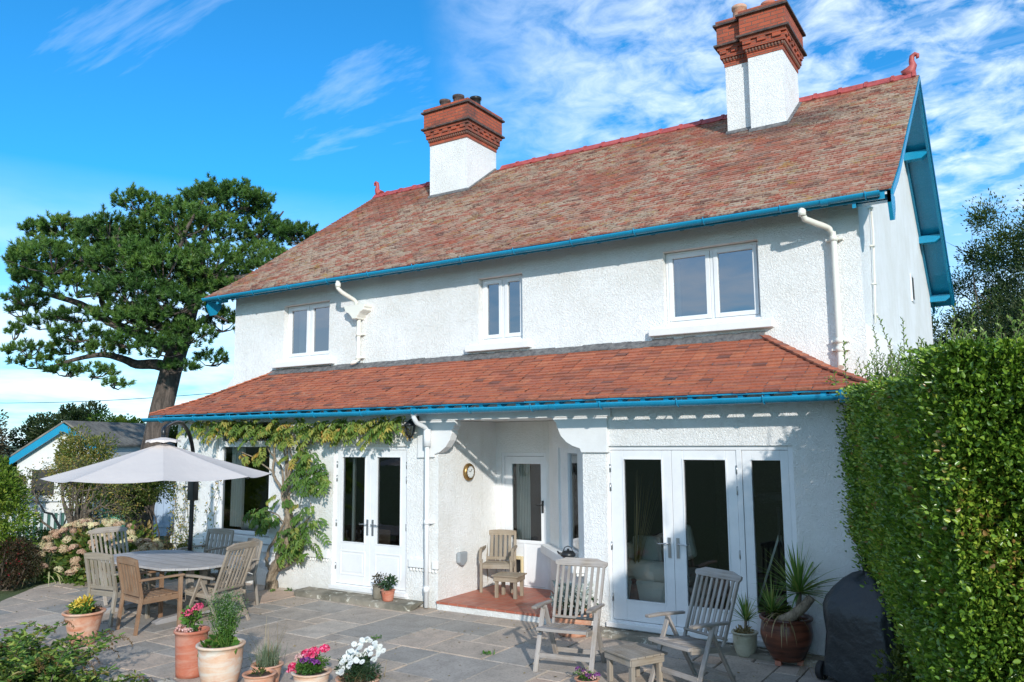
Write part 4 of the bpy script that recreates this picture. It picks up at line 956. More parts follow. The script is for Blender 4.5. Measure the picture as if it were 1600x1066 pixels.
# ================================================================== GARDEN FURNITURE
def armchair(name, wood, label, loc, rz, arms_curved=False, group='slatted wooden armchairs at the round-cornered table'):
    c = T(name, label, 'armchair', loc, rz, group); W2_, D2_ = .245, .23
    m = MB()
    for k in range(6): y = -D2_ + .03 + k * .082; m.beam((-W2_ + .01, y, .425 - (k * .004)), (W2_ - .01, y, .425 - k * .004), .066, .018)
    m.build('seat', wood, c, .003)
    m = MB()
    for s in (-1, 1): m.beam((s * W2_, -D2_, .385), (s * W2_, D2_, .375), .022, .06, (0, 0, 1))
    m.beam((-W2_, -D2_, .385), (W2_, -D2_, .385), .022, .06); m.beam((-W2_, D2_, .375), (W2_, D2_, .375), .022, .055); m.build('seat_frame', wood, c, .003)
    m = MB(); ty, tz = .33, .86
    for k in range(5): x = -.155 + k * .0775; m.beam((x, .235, .44), (x, ty - .012, tz - .02), .052, .014, (0, 1, .2))
    n = 8
    pr = [(-W2_ - .02, tz - .05)] + [(-W2_ - .02 + (2 * W2_ + .04) * k / n, tz + .02 + .018 * math.sin(PI * k / n)) for k in range(n + 1)] + [(W2_ + .02, tz - .05)]
    m.prism([(a, ty - .025, z) for a, z in pr], (0, .028, 0)); m.beam((-W2_, .238, .455), (W2_, .238, .455), .02, .05); m.build('backrest', wood, c, .003)
    for s in (-1, 1):
        a = MB()
        if arms_curved: a.prism([(s * (W2_ + .02) - .022, y, z) for y, z in ((.27, .66), (.27, .62), (.05, .605), (-.14, .62), (-.21, .57), (-.235, .47), (-.275, .47), (-.26, .58), (-.20, .655), (-.12, .67), (.05, .65))], (.044, 0, 0))
        else: a.beam((s * (W2_ + .018), .29, .635), (s * (W2_ + .018), -.28, .64), .055, .024)
        a.build('armrest', wood, c, .005)
        l = MB(); l.beam((s * (W2_ + .004), -.245, .63 if not arms_curved else .50), (s * (W2_ + .004), -.25, 0), .045, .045, (1, 0, 0)); l.build('leg', wood, c, .004)
        l = MB(); l.beam((s * W2_, ty - .008, tz + .0), (s * W2_, .235, .42), .034, .045, (1, 0, 0)); l.beam((s * W2_, .237, .44), (s * W2_, .29, 0), .036, .045, (1, 0, 0)); l.build('leg', wood, c, .004)
    return c
A0 = armchair('garden_armchair', 'teak', 'greyed slatted armchair on the near side of the table, furthest to the left', (1.04, -2.70, 0), 186)
A1 = armchair('garden_armchair', 'brown_wood', 'orange-brown slatted armchair with its back to us, on the near side of the table', (1.80, -2.74, 0), 172)
place_copy(A0, (.12, -.72, 0), 10, 'slatted armchair behind the table with only the top of its back showing', 'slatted wooden armchairs at the round-cornered table')
place_copy(A0, (1.50, -1.30, 0), -20, 'slatted armchair tucked behind the reclining chair at the right end of the table', 'slatted wooden armchairs at the round-cornered table')
pc = armchair('porch_armchair', 'teak', 'weathered wooden armchair with curved arms standing on the red-tiled porch', (4.46, 1.08, .105), 25, True, None)
pc.scale = (.88, .88, .93)
def recliner(label, loc, rz, group='high-backed slatted reclining chairs'):
    c = T('reclining_chair', label, 'reclining chair', loc, rz, group); w_ = .25
    m = MB()
    for k in range(8): x = -w_ + .035 + k * (2 * w_ - .07) / 7; m.beam((x, -.30, .425), (x, .16, .375), .034, .016)
    m.prism([(-w_ - .01 + (2 * w_ + .02) * k / 8, -.335 - .015 * math.sin(PI * k / 8), .405) for k in range(9)] + [(w_ + .01, -.28, .405), (-w_ - .01, -.28, .405)], (0, 0, .030)); m.build('seat', 'teak', c, .004)
    m = MB()
    for s in (-1, 1): m.beam((s * (w_ + .005), -.30, .40), (s * (w_ + .005), .20, .355), .022, .05)
    m.beam((-w_, .17, .355), (w_, .17, .355), .022, .05); m.build('seat_frame', 'teak', c, .004)
    m = MB(); b0 = Vector((0, .14, .42)); tilt = R(22); d = Vector((0, math.sin(tilt), math.cos(tilt))); nn = Vector((0, -math.cos(tilt), math.sin(tilt)))
    for k in range(7): x = -w_ + .055 + k * (2 * w_ - .11) / 6; m.beam(Vector((x * .96, 0, 0)) + b0 + d * .04, Vector((x * 1.0, 0, 0)) + b0 + d * .58, .030, .014, nn)
    for s in (-1, 1): m.beam(Vector((s * (w_ - .008), 0, 0)) + b0 - d * .06, Vector((s * (w_ + .002), 0, 0)) + b0 + d * .58, .026, .03, nn)
    m.beam(Vector((-w_, 0, 0)) + b0 + d * .03, Vector((w_, 0, 0)) + b0 + d * .03, .022, .065, nn)
    m.build('backrest', 'teak', c, .003)
    m = MB(); ns = 10; hw = w_ + .04; bb = b0 + d * .56 + nn * -.012
    pr = [(-hw, .02)] + [(-hw + 2 * hw * k / ns, .062 + .026 * (1 if 2 <= k <= 8 else (.2 if k in (1, 9) else -.35))) for k in range(ns + 1)] + [(hw, .02), (hw - .02, 0), (-hw + .02, 0)]
    m.prism([tuple(bb + Vector((a, 0, 0)) + d * q) for a, q in pr], nn * .028); m.build('top_rail', 'teak', c, .006)
    for s in (-1, 1):
        x = s * (w_ + .035)
        a = MB(); a.prism([(x - .03, -.32, .605), (x + .03, -.32, .605), (x + .034, -.16, .605), (x + .022, .17, .585), (x - .022, .17, .585), (x - .034, -.16, .605)], (0, 0, .026)); a.build('armrest', 'teak', c, .008)
        l = MB(); l.beam((x, -.04, .60), (x, -.30, 0), .022, .048, (1, 0, 0)); l.build('leg', 'teak', c, .004)
        l = MB(); l.beam((x - s * .026, -.08, .60), (x - s * .026, .27, 0), .022, .048, (1, 0, 0)); l.build('leg', 'teak', c, .004)
    for y, z in ((-.235, .15), (.235, .10)):
        s_ = MB(); s_.beam((-w_ - .02, y, z), (w_ + .02, y, z), .022, .045); s_.build('stretcher', 'teak', c, .003)
    return c
RA = recliner('silver-grey reclining chair in front of the porch, left of the low slatted table', (7.10, -1.55, 0), 10)
RB = place_copy(RA, (8.38, -1.52, 0), -24, 'silver-grey reclining chair before the wide glazed doors, right of the low slatted table')
RC = place_copy(RA, (-.28, -1.92, 0), 84, 'reclining chair at the far left end of the table, in front of the hydrangea')
RD = place_copy(RA, (2.30, -2.12, 0), -80, 'brown-grey reclining chair at the right end of the table, seen from its side')
for q in (RA, RB): tint(q, (1.10, 1.12, 1.20))
tint(RC, (1.12, 1.1, 1.1)); tint(RD, (1.05, .98, .9)); tint(A0, (1.0, .97, .9)); tint(pc, (1.0, .93, .82))
def low_table(name, label, loc, rz, sx, sy, h, tn=(1, 1, 1)):
    c = T(name, label, 'low table', loc, rz)
    m = MB(); n = 5
    for k in range(n): y = -sy / 2 + (k + .5) * sy / n; m.beam((-sx / 2, y, h), (sx / 2, y, h), sy / n - .006, .018)
    m.build('tabletop', 'teak', c, .003); m = MB(); a, b = sx / 2 - .03, sy / 2 - .03
    for p, q in (((-a, -b), (a, -b)), ((-a, b), (a, b)), ((-a, -b), (-a, b)), ((a, -b), (a, b))): m.beam((*p, h - .045), (*q, h - .045), .02, .06)
    m.build('apron', 'teak', c, .002)
    for i in (-1, 1):
        for j in (-1, 1): l = MB(); l.beam((i * (a - .03), j * (b - .03), h - .02), (i * (a - .03), j * (b - .03), 0), .045, .045, (1, 0, 0)); l.build('leg', 'teak', c, .003)
    tint(c, tn); return c
low_table('low_table', 'low square slatted wooden table between the two silver-grey reclining chairs', (7.86, -1.72, 0), -28, .46, .44, .29, (1.0, .98, .95))
low_table('low_table', 'small slatted wooden table standing on the red-tiled porch', (4.88, .72, .105), 10, .40, .36, .30, (.95, .86, .72))
# dining table
TCX, TCY, TH = 1.10, -2.0, .70
tb = T('dining_table', 'long grey-white wooden garden table with rounded corners on trestle feet', 'table', (TCX, TCY, 0), -2)
m = MB(); a, b, n = 1.10, .60, 11
def xlim(y):
    t = abs(y) / b; return a * (1 - .34 * max(0, (t - .25) / .75) ** 1.8)
for k in range(n):
    y0 = -b + 2 * b * k / n + .0025; y1 = -b + 2 * b * (k + 1) / n - .0025; xa, xb = xlim(y0), xlim(y1)
    m.prism([(-xa, y0, TH - .028), (xa, y0, TH - .028), (xb, y1, TH - .028), (-xb, y1, TH - .028)], (0, 0, .028))
for i in range(len(m.uv)): m.uv[i] = [(m.v[q][0], m.v[q][1]) for q in m.f[i]]
m.build('tabletop', 'table_wood', tb, .002)
m = MB(); m.box(-.85, .85, -.03, .03, TH - .10, TH - .03); m.box(-.6, .6, -.42, -.38, TH - .08, TH - .03); m.box(-.6, .6, .38, .42, TH - .08, TH - .03); m.box(-.65, .65, -.025, .025, .10, .18); m.build('table_frame', 'teak', tb, .003)
for s in (-1, 1):
    m = MB(); m.box(s * .6 - .035, s * .6 + .035, -.14, -.06, .07, TH - .03); m.box(s * .6 - .035, s * .6 + .035, .06, .14, .07, TH - .03); m.build('pedestal', 'teak', tb, .004)
    m = MB(); m.prism([(s * .6 - .05, y, z) for y, z in ((-.58, 0), (-.60, .03), (-.5, .06), (0, .09), (.5, .06), (.60, .03), (.58, 0), (.3, .0), (.25, .02), (-.25, .02), (-.3, 0))], (.10, 0, 0)); m.build('foot', 'table_wood', tb, .006)

# parasol
PC = Vector((2.02, -2.82, 2.30)); PB = Vector((.50, -1.28, 0))
ps = T('parasol', 'large pale grey cantilever parasol over the garden table, black curved arm', 'parasol', tuple(PB))
q = PC - PB; can = MB(); nv = 8; Rr = 1.32; rot0 = R(12); ring_ = []
tilt_m = Matrix.Rotation(R(-1.5), 3, 'X')
apex = q + Vector((0, 0, -.02)); mid = []; rim = []
for k in range(nv):
    a = 2 * PI * k / nv + rot0; d = Vector((math.cos(a), math.sin(a), 0)); rim.append(q + d * Rr + Vector((0, 0, -.43))); 
NS, MS = 10, 6
for k in range(nv):
    A, B = rim[k], rim[(k + 1) % nv]; b = len(can.v)
    for i in range(NS + 1):
        t = .03 + .97 * i / NS
        for j in range(MS + 1):
            s = j / MS; p = apex.lerp(A.lerp(B, s), t); arch = 4 * s * (1 - s)
            p.z += -.012 * math.sin(PI * t) - .03 * arch * t; can.v.append(tuple(p + (apex.xy.to_3d() * 0 + Vector((q.x - p.x, q.y - p.y, 0)) * .035 * arch * (t > .9))))
    for i in range(NS):
        for j in range(MS): c0 = b + i * (MS + 1) + j; can.face((c0, c0 + 1, c0 + MS + 2, c0 + MS + 1), None, .5, True)
can.build('canopy', 'canopy_cloth', ps, recalc=False)
vt = MB()
for k in range(nv):
    a0 = 2 * PI * k / nv + rot0; a1 = a0 + 2 * PI / nv; P_ = lambda a, r, z: tuple(q + Vector((math.cos(a) * r, math.sin(a) * r, z)))
    vt.poly([P_(a0, .02, .05), P_(a0, .20, .012), P_(a1, .20, .012), P_(a1, .02, .05)]); vt.poly([P_(a0, .20, .012), P_(a0, .205, -.02), P_((a0 + a1) / 2, .19, -.005), P_(a1, .205, -.02), P_(a1, .20, .012)])
vt.build('canopy_vent', 'canopy_cloth', ps, recalc=False)
for k in range(nv):
    rb = MB(); rb.beam(q + Vector((0, 0, -.10)), rim[k] + Vector((0, 0, -.015)), .014, .02); o = rb.build('rib', 'black_metal', ps)
m = MB(); m.tube([q + Vector((0, 0, .12)), q + Vector((0, 0, -.35))], .028, 12); m.build('hub', 'black_metal', ps)
m = MB(); m.tube([(0, 0, 0), (.01, 0, 1.0), (.02, -.01, 1.75), (.03, -.02, 2.0)], .032, 12); m.build('pole', 'black_metal', ps)
m = MB(); pts = [(.03, -.02, 1.7), (.06, -.05, 2.1), (.24, -.25, 2.38), (.60, -.62, 2.53), (1.0, -1.02, 2.55), (q.x - .05, q.y + .05, q.z + .17), (q.x, q.y, q.z + .08)]
# smooth arm
sp = []
for i in range(len(pts) - 1):
    for t in (0, .25, .5, .75):
        P0, P1, P2, P3 = [Vector(pts[max(0, min(len(pts) - 1, i + o))]) for o in (-1, 0, 1, 2)]
        sp.append(.5 * ((2 * P1) + (P2 - P0) * t + (2 * P0 - 5 * P1 + 4 * P2 - P3) * t * t + (-P0 + 3 * P1 - 3 * P2 + P3) * t ** 3))
m.tube(sp + [pts[-1]], .028, 12); m.build('arm', 'black_metal', ps)
m = MB(); m.box(-.045, .085, -.05, .05, 1.42, 1.78); m.tube([(-.03, -.04, 1.62), (-.11, -.08, 1.62)], .012, 8); m.build('crank_box', 'black_metal', ps, .02)
m = MB(); m.box(-.35, .35, -.04, .04, .0, .05); m.box(-.04, .04, -.35, .35, .0, .051); m.build('parasol_base', 'black_metal', ps)

# barbecue under its cover
bq = T('barbecue', 'barbecue under a black fabric cover, between the house wall and the hedge', 'barbecue', (9.76, -.62, 0), -18); bq.scale = (1.10, 1.0, 1.0)
m = MB(); lv = [(0.05, .33, .27), (.25, .325, .265), (.45, .32, .26), (.60, .32, .26), (.69, .308, .25), (.77, .27, .22), (.85, .21, .18), (.93, .14, .13), (.985, .07, .08), (1.01, .0, .0)]; seg = 40; b = 0
for i, (z, rx, ry) in enumerate(lv):
    for k in range(seg):
        a = 2 * PI * k / seg; c_, s_ = math.cos(a), math.sin(a); e = .42; f = math.copysign(abs(c_) ** e, c_), math.copysign(abs(s_) ** e, s_)
        fold = 1 + (.036 * math.sin(a * 5 + z * 4) + .024 * math.sin(a * 11 + 2 - z * 3)) * max(.12, 1 - z * .8)
        m.v.append((f[0] * rx * fold + .02 * math.sin(z * 9 + a) - .05 * max(0, z - .5), f[1] * ry * fold, z + (.015 * math.sin(a * 5) if i == 0 else .02 * math.cos(2 * a) * (z > .6))))
for i in range(len(lv) - 1):
    for k in range(seg): m.face((i * seg + k, i * seg + (k + 1) % seg, (i + 1) * seg + (k + 1) % seg, (i + 1) * seg + k), None, .5, True)
m.build('cover', 'bbq_cover', bq)
for s, yy in ((-1, -.2), (1, -.2)):
    m = MB(); m.tube([(s * .32, yy, .085), (s * .37, yy, .085)], .085, 24); wl = m.build('wheel', 'rubber', bq); m = MB(); m.tube([(s * .37, yy, .085), (s * .378, yy, .085)], .055, 20); m.build('hub_cap', 'wheel_grey', wl)

# ================================================================== VEGETATION
def clumps(c, rad, K, cr, n, shell=.55, flat=1.0, hollow=.45):
    """points and outward directions for n leaves spread over K clumps inside an ellipsoid"""
    c = np.asarray(c, float); rad = np.asarray(rad, float)
    d = unit(rng.normal(size=(K, 3))); r = rng.uniform(hollow, 1.0, (K, 1)); cc = c + d * rad * r
    k = rng.integers(0, K, n); rr = cr * rng.uniform(.6, 1.25, K)[k][:, None]
    e = unit(rng.normal(size=(n, 3))); q = rng.uniform(shell, 1.0, (n, 1)); P = cc[k] + e * rr * q * [1, 1, flat]
    D = unit(e + .5 * unit(P - c) + rng.normal(size=(n, 3)) * .35 + [0, 0, .15]); tone = rng.uniform(-.22, .22, K)[k]
    return P, D, np.clip(rng.random(n) * .75 + .12 + tone, 0, 1), cc
def limbs(m, start, targets, r0, bend=.12, seg=6, base_r=None):
    start = Vector(start)
    for t in targets:
        t = Vector(t); n = seg; d = t - start; pts = []; rs = []
        o1 = Vector(rng.normal(size=3)) * d.length * bend
        for i in range(n + 1):
            s = i / n; pts.append(start + d * s + o1 * math.sin(PI * s) + Vector((0, 0, -.10 * d.length * math.sin(PI * s)))); rs.append(r0 * (1 - .85 * s) + .003)
        m.tube(pts, rs, 7, False)
def shrub(name, label, cat, loc, rad, n, L, mt, K=22, cr=.35, h=None, group=None, asp=.45, hollow=.45, stems=8):
    o = T(name, label, cat, loc, 0, group); h = rad[2] if h is None else h
    P, D, rn, cc = clumps((0, 0, h), rad, K, cr, n, hollow=hollow); P[:, 2] = np.maximum(P[:, 2], .02)
    leaves('foliage', P, D, L * rng.uniform(.7, 1.3, n), L * asp * rng.uniform(.8, 1.2, n), mt, o, rn=rn)
    m = MB(); idx = rng.choice(len(cc), min(stems, len(cc)), replace=False); limbs(m, (0, 0, 0), [cc[i] for i in idx], .02 + .012 * rad[2]); m.build('stems', 'twig', o); return o

# ---------------- the pine
PB_ = Vector((-7.35, 3.25, 0)); ax_r = Vector((.842, .539, 0)); ax_f = Vector((-.539, .842, 0))
pine = T('pine_tree', 'tall dark green pine with a leaning trunk behind the left end of the house', 'tree', tuple(PB_))
def pw(px, py, dep=0, T_=20.0):    # picture offsets turned into the tree's own metres once, at its distance of 20 m
    k = (T_ + dep) / 1247.0; return ax_r * ((px - 240) * k) + ax_f * dep + Vector((0, 0, 2.31 + (690 - py) * k))
m = MB()
tr = [pw(222, 835), pw(232, 740), pw(240, 690), pw(250, 630), pw(262, 570), pw(272, 535), pw(285, 490), pw(290, 440, .3), pw(288, 380, .5), pw(292, 330, .6)]
m.tube(tr, [.38, .32, .295, .275, .26, .245, .19, .14, .09, .04], 18); m.build('trunk', 'pine_bark', pine)
def limb(pts, r0, r1):
    m = MB(); P = [pw(*p) for p in pts]; sp = []
    for i in range(len(P) - 1):
        for t in (0, .33, .66):
            P0, P1, P2, P3 = [P[max(0, min(len(P) - 1, i + o))] for o in (-1, 0, 1, 2)]
            sp.append(.5 * ((2 * P1) + (P2 - P0) * t + (2 * P0 - 5 * P1 + 4 * P2 - P3) * t * t + (-P0 + 3 * P1 - 3 * P2 + P3) * t ** 3))
    sp.append(P[-1]); n = len(sp); m.tube(sp, [r0 + (r1 - r0) * i / (n - 1) for i in range(n)], 10); m.build('limb', 'pine_bark', pine)
limb([(258, 575), (235, 568), (205, 568), (185, 560), (150, 552), (105, 560), (60, 575)], .16, .03)
limb([(268, 545), (240, 535), (205, 520), (160, 500), (110, 470), (60, 455), (15, 440)], .19, .03)
limb([(272, 530), (245, 510), (200, 490), (150, 480), (152, 430, -.5), (120, 390, -.8)], .15, .03)
limb([(285, 490), (300, 460), (330, 430, -.6), (380, 430, -.8), (430, 415, -.4), (470, 380)], .13, .03)
limb([(287, 470), (250, 430, -1), (205, 385, -1.2), (190, 335, -.8)], .08, .012)
limb([(289, 440, .3), (320, 400, 1), (370, 350, 1.4), (400, 320, 1.2)], .10, .02)
limb([(275, 520), (310, 515, -.6), (340, 490, -.8), (365, 500, -.6)], .08, .02)
limb([(288, 400, .4), (230, 350, .9), (160, 320, .9)], .09, .02)
limb([(280, 500), (240, 450, 1.4), (130, 400, 1.8), (80, 350, 1.4)], .10, .02)
limb([(288, 450), (300, 380, -1.2), (330, 300, -1.0)], .10, .02)
# crown: pads of needle tufts (x, y, dep, rx, ry, share)
pads = [(335, 300, 0, 66, 34, 1.3), (300, 335, -1.1, 60, 36, 1.2), (375, 340, .6, 40, 34, .8), (195, 305, 0, 42, 22, .8), (235, 330, .8, 52, 26, .9), (180, 345, -1.0, 44, 24, .8),
        (70, 345, .2, 42, 20, .8), (110, 360, 1.4, 55, 22, .9), (100, 395, -1.2, 66, 34, 1.4), (40, 385, 0, 40, 26, .8), (160, 400, 0, 60, 30, 1.0), (60, 425, -.4, 52, 22, .8), (140, 445, -1.2, 60, 20, .7), (15, 430, .4, 24, 26, .4),
        (240, 395, -1.6, 62, 36, 1.5), (290, 410, -1.6, 60, 38, 1.5), (345, 405, -1.0, 56, 38, 1.4), (250, 450, -1.8, 60, 32, 1.3), (215, 425, 1.0, 50, 28, .7), (400, 395, 0, 42, 28, .9), (385, 360, 1, 45, 24, .8),
        (450, 360, .2, 36, 20, .8), (475, 372, .6, 28, 14, .5), (420, 415, -.3, 40, 22, .7), (360, 450, -.8, 48, 22, .8), (410, 435, .2, 30, 14, .35), (310, 470, -1.6, 52, 24, .9), (275, 495, -1.7, 52, 24, .85), (225, 490, -1.5, 50, 20, .7),
        (320, 520, -1.2, 42, 22, .6), (345, 500, -.2, 32, 24, .5), (290, 540, -1.6, 42, 18, .5), (240, 530, -1.4, 44, 14, .45), (335, 560, -.4, 26, 16, .25), (300, 575, -1.0, 30, 10, .25),
        (115, 490, -.4, 45, 12, .42), (60, 500, .2, 48, 14, .45), (130, 520, -.6, 48, 16, .5), (90, 540, .3, 40, 16, .42), (40, 545, -.2, 40, 14, .4), (50, 565, 0, 44, 12, .35), (160, 580, -.8, 36, 12, .3), (180, 545, -.8, 36, 14, .35), (20, 480, 0, 26, 14, .3), (95, 580, -.2, 30, 8, .2), (8, 515, 0, 14, 18, .15), (22, 350, .4, 26, 16, .5), (6, 400, 0, 18, 24, .4), (230, 365, -.4, 50, 26, 1.0), (180, 375, .2, 46, 24, .8), (330, 350, -.4, 60, 30, 1.2), (290, 300, .4, 40, 22, .7), (130, 360, 0, 50, 24, .9), (200, 450, -.6, 52, 26, 1.0), (300, 440, .8, 60, 30, 1.0), (365, 300, .2, 44, 28, .9), (250, 500, -.2, 54, 22, .9), (340, 440, .4, 50, 26, .8), (30, 460, -.3, 34, 16, .4), (90, 420, .8, 60, 24, .8), (200, 600, -1, 26, 7, .15)]
tb_, td_, tn_ = [], [], []; tw = MB()
for (px, py, dp, rx, ry, sh) in pads:
    n = int(165 * sh); k = 20 / 1247.0; c = pw(px, py, dp); tone = rng.uniform(-.16, .16)
    for _ in range(n):
        v = unit(rng.normal(size=(1, 3)))[0] * rng.uniform(.45, 1) ** .5; v[2] = abs(v[2]) * .95 - .28 if rng.random() < .72 else v[2]
        p = c + ax_r * (v[0] * rx * k * 1.0) + ax_f * (v[1] * rx * k * .9) + Vector((0, 0, v[2] * ry * k * 1.05)); out_d = Vector((v[0], v[1], 0)) ; d = (ax_r * v[0] * .5 + ax_f * v[1] * .5 + Vector((0, 0, .75 + .3 * rng.random())) + Vector(rng.normal(size=3)) * .38).normalized()
        tb_.append(tuple(p)); td_.append(tuple(d)); tn_.append(tone)
    for _ in range(4 + int(5 * sh)):
        e = Vector(tb_[-1 - rng.integers(0, n)]); s0 = c + Vector((0, 0, -ry * k * .7)); tw.tube([s0, s0.lerp(e, .5) + Vector((0, 0, -.06)), e], [.022, .014, .007], 5, False)
tw.build('twigs', 'pine_bark', pine)
tb_ = np.array(tb_); td_ = np.array(td_); tn_ = np.array(tn_); M_ = 40
n = len(tb_); tlen = rng.uniform(.06, .15, n)
ref = unit(np.cross(td_, rng.normal(size=(n, 3)))); bi = np.cross(td_, ref)
s_ = np.tile(np.linspace(0, 1, M_), (n, 1)); ang = rng.uniform(0, 2 * PI, (n, M_)); spread = np.radians(80) * (1 - s_ * .72)
rad_ = ref[:, None] * np.cos(ang)[..., None] + bi[:, None] * np.sin(ang)[..., None]
nd = td_[:, None] * np.cos(spread)[..., None] + rad_ * np.sin(spread)[..., None]
p0 = tb_[:, None] + td_[:, None] * (s_ * tlen[:, None])[..., None]; nl = rng.uniform(.08, .125, (n, M_))[..., None]
side = np.cross(nd, rng.normal(size=(n, M_, 3))); side /= np.linalg.norm(side, axis=2, keepdims=True); wd = .011
V = np.stack([p0 - side * wd, p0 + nd * nl, p0 + side * wd], 2).reshape(-1, 3)
F = np.arange(len(V)).reshape(-1, 3); rn = np.clip(rng.random((n, 1)) * .45 + rng.random((n, M_)) * .25 + .15 + tn_[:, None] + (s_ - .5) * .18, 0, 1).ravel()
npmesh('needles', V, F, rn, 'pine_needle', pine)

# ---------------- clipped hedge on the right
hd = T('hedge', 'tall clipped bright green privet hedge along the right side of the patio', 'hedge', (11.6, -2.0, 0))
H0 = Vector((11.6, -2.0, 0))
def hedge_pts(n_side, n_front, n_top):
    P = []; D = []; rn = []
    A = np.array([9.42, .5]); B = np.array([10.63, -3.72]); Cc = np.array([13.6, -4.6])
    E_ = np.array([9.95, 3.6])
    B2 = np.array([10.82, -4.05])
    for (a, b, n) in ((E_, A, n_side // 5), (A, B, n_side), (B, B2, n_front // 6), (B2, Cc, n_front)):
        t = rng.random(n) ** (1.6 if b is Cc else 1.0); z = rng.random(n) ** .95 * 2.78; p = a + (b - a) * t[:, None]; d = (b - a) / np.linalg.norm(b - a); nrm = np.array([d[1], -d[0]])
        if (nrm @ (np.array([11.6, -2]) - a)) > 0: nrm = -nrm
        bul = .03 * np.sin(t * 7 + z * 1.2) + .03 * np.sin(t * 23 + z * 5) + .025 * np.sin(z * 11 + t * 31) + rng.normal(size=n) * .035 - (0 if (b is Cc or b is B2) else .66 * np.maximum(0, 1.3 - z) / 1.3 * (1 - t * .75))
        if b is A or b is B: z = z * (1.0 + .06 * (1 - t if b is B else 1)) - np.where(z > 2.5, (z - 2.5) * .5, 0)
        hole = (np.sin(t * 61 + 3 * np.sin(z * 9)) * np.sin(z * 17 + 2 * np.sin(t * 40)) > .72); bul -= np.where(hole, rng.uniform(.05, .2, n), 0)
        bul += np.where(rng.random(n) < .04, rng.uniform(.03, .14, n), 0); dep = rng.random(n) ** 2 * .16
        P.append(np.column_stack([p + nrm * (bul - dep)[:, None], z])); dd = rng.normal(size=(n, 3)) * .55 + np.array([nrm[0], nrm[1], .45]) ; D.append(dd)
        rn.append(np.clip(rng.random(n) * .8 + .1 + .16 * np.sin(t * 13 + z * 4), 0, 1))
    n = n_top; u = rng.random(n); v = rng.random(n); p = np.where((u < .5)[:, None], np.array([9.6, .9]) + (np.array([10.8, -3.9]) - np.array([9.6, .9])) * v[:, None], np.array([10.8, -3.9]) + (Cc - np.array([10.8, -3.9])) * v[:, None]) + rng.uniform(0, 1, (n, 1)) * np.array([1.3, .9]) * 1.0
    P.append(np.column_stack([p, 2.60 + .14 * np.clip((p[:, 1] + 3.9) / 4.8, 0, 1) + .10 * np.sin(p[:, 0] * 5) * np.cos(p[:, 1] * 4) + rng.normal(size=n) * .05])); D.append(rng.normal(size=(n, 3)) * .5 + [0, 0, 1]); rn.append(rng.random(n) * .8 + .2)
    return np.concatenate(P) - np.array(H0), np.concatenate(D), np.concatenate(rn)
P, D, rn = hedge_pts(64000, 76000, 24000); n = len(P)
leaves('foliage', P, D, rng.uniform(.024, .042, n), rng.uniform(.016, .025, n), 'privet', hd, rn=rn)
# twiggy interior seen between the leaves
m = MB()
for _ in range(520):
    t = random.random(); z = random.uniform(0, 2.3)
    if random.random() < .5: b = Vector((9.62 + 1.2 * t + .40 * max(0, 1.2 - z) / 1.2, .6 - 4.5 * t, z)); o = Vector((.1, .03, 0))
    else: b = Vector((10.8 + 2.6 * t, -3.85 - .55 * t, z)); o = Vector((0, .1, 0))
    b = b + o - H0; e = b - o * random.uniform(.3, 1.3) + Vector((random.uniform(-.15, .15), random.uniform(-.15, .15), random.uniform(.1, .45))); m.tube([b, b.lerp(e, .5) + Vector((0, 0, .03)), e], [.006, .004, .002], 4, False)
m.build('twigs', 'twig', hd)
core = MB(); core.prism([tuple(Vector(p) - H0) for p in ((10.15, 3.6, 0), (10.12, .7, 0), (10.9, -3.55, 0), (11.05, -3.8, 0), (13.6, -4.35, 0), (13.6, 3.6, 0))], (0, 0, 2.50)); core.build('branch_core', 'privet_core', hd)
# tall new shoots along the top
sP = []; sD = []; sN = []; m = MB()
for _ in range(520):
    u = random.random()
    if u < .42: b = Vector((9.55, .8, 2.5)).lerp(Vector((10.75, -3.8, 2.5)), random.random() ** .8) + Vector((random.uniform(-.05, .9), random.uniform(0, .3), 0))
    elif u < .75: b = Vector((10.75, -3.9, 2.5)).lerp(Vector((13.2, -4.3, 2.5)), random.random()) + Vector((0, random.uniform(0, .9), 0))
    else: b = Vector((random.uniform(10, 12.5), random.uniform(-3, 2), 2.5))
    b.z += .10 + .25 * max(0, min(1, (b.y + 3.9) / 4.8)); L = random.uniform(.10, .36) * (1.6 if random.random() < .12 else 1); d = Vector((random.uniform(-.28, .28), random.uniform(-.28, .28), 1)).normalized(); b = b - H0
    m.tube([b, b + d * L], [.003, .0015], 4, False); k = int(L / .018)
    for i in range(k):
        a = i * 1.57 + random.random() * .4; t = i / k; p = b + d * L * (.15 + .85 * t); sP.append(tuple(p)); sD.append((math.cos(a), math.sin(a), .75 + t * .6)); sN.append(.25 + .6 * t * random.random())
m.build('shoots', 'twig', hd); n = len(sP); leaves('shoot_leaves', sP, sD, rng.uniform(.022, .036, n), .014, 'privet_tip', hd, rn=np.array(sN))
# loose sprays hanging out of the hedge's left corner
sP = []; sD = []
m = MB()
for c in ((9.38, .35, 2.35), (9.42, .3, 2.62), (9.5, .1, 2.7), (9.36, .3, 2.15), (9.55, -.2, 2.72), (9.5, .2, 2.5), (10.0, -1.5, 2.74), (9.75, -.7, 2.72), (9.45, .25, 2.4), (9.4, .2, 2.75)):
    for _ in range(4):
        b = Vector(c) + Vector((.22, .05, -.08)) - H0; e = Vector(c) - H0 + Vector(rng.normal(size=3)) * .09; m.tube([b, b.lerp(e, .5), e], [.004, .003, .002], 4, False)
        for i in range(22): t = rng.uniform(.25, 1.0); sP.append(tuple(b.lerp(e, t) + Vector(rng.normal(size=3)) * .018)); sD.append(tuple(Vector(rng.normal(size=3)) + (e - b).normalized() * 1.2))
m.build('side_twigs', 'twig', hd); n = len(sP); leaves('side_sprays', sP, sD, rng.uniform(.025, .04, n), .018, 'privet', hd)

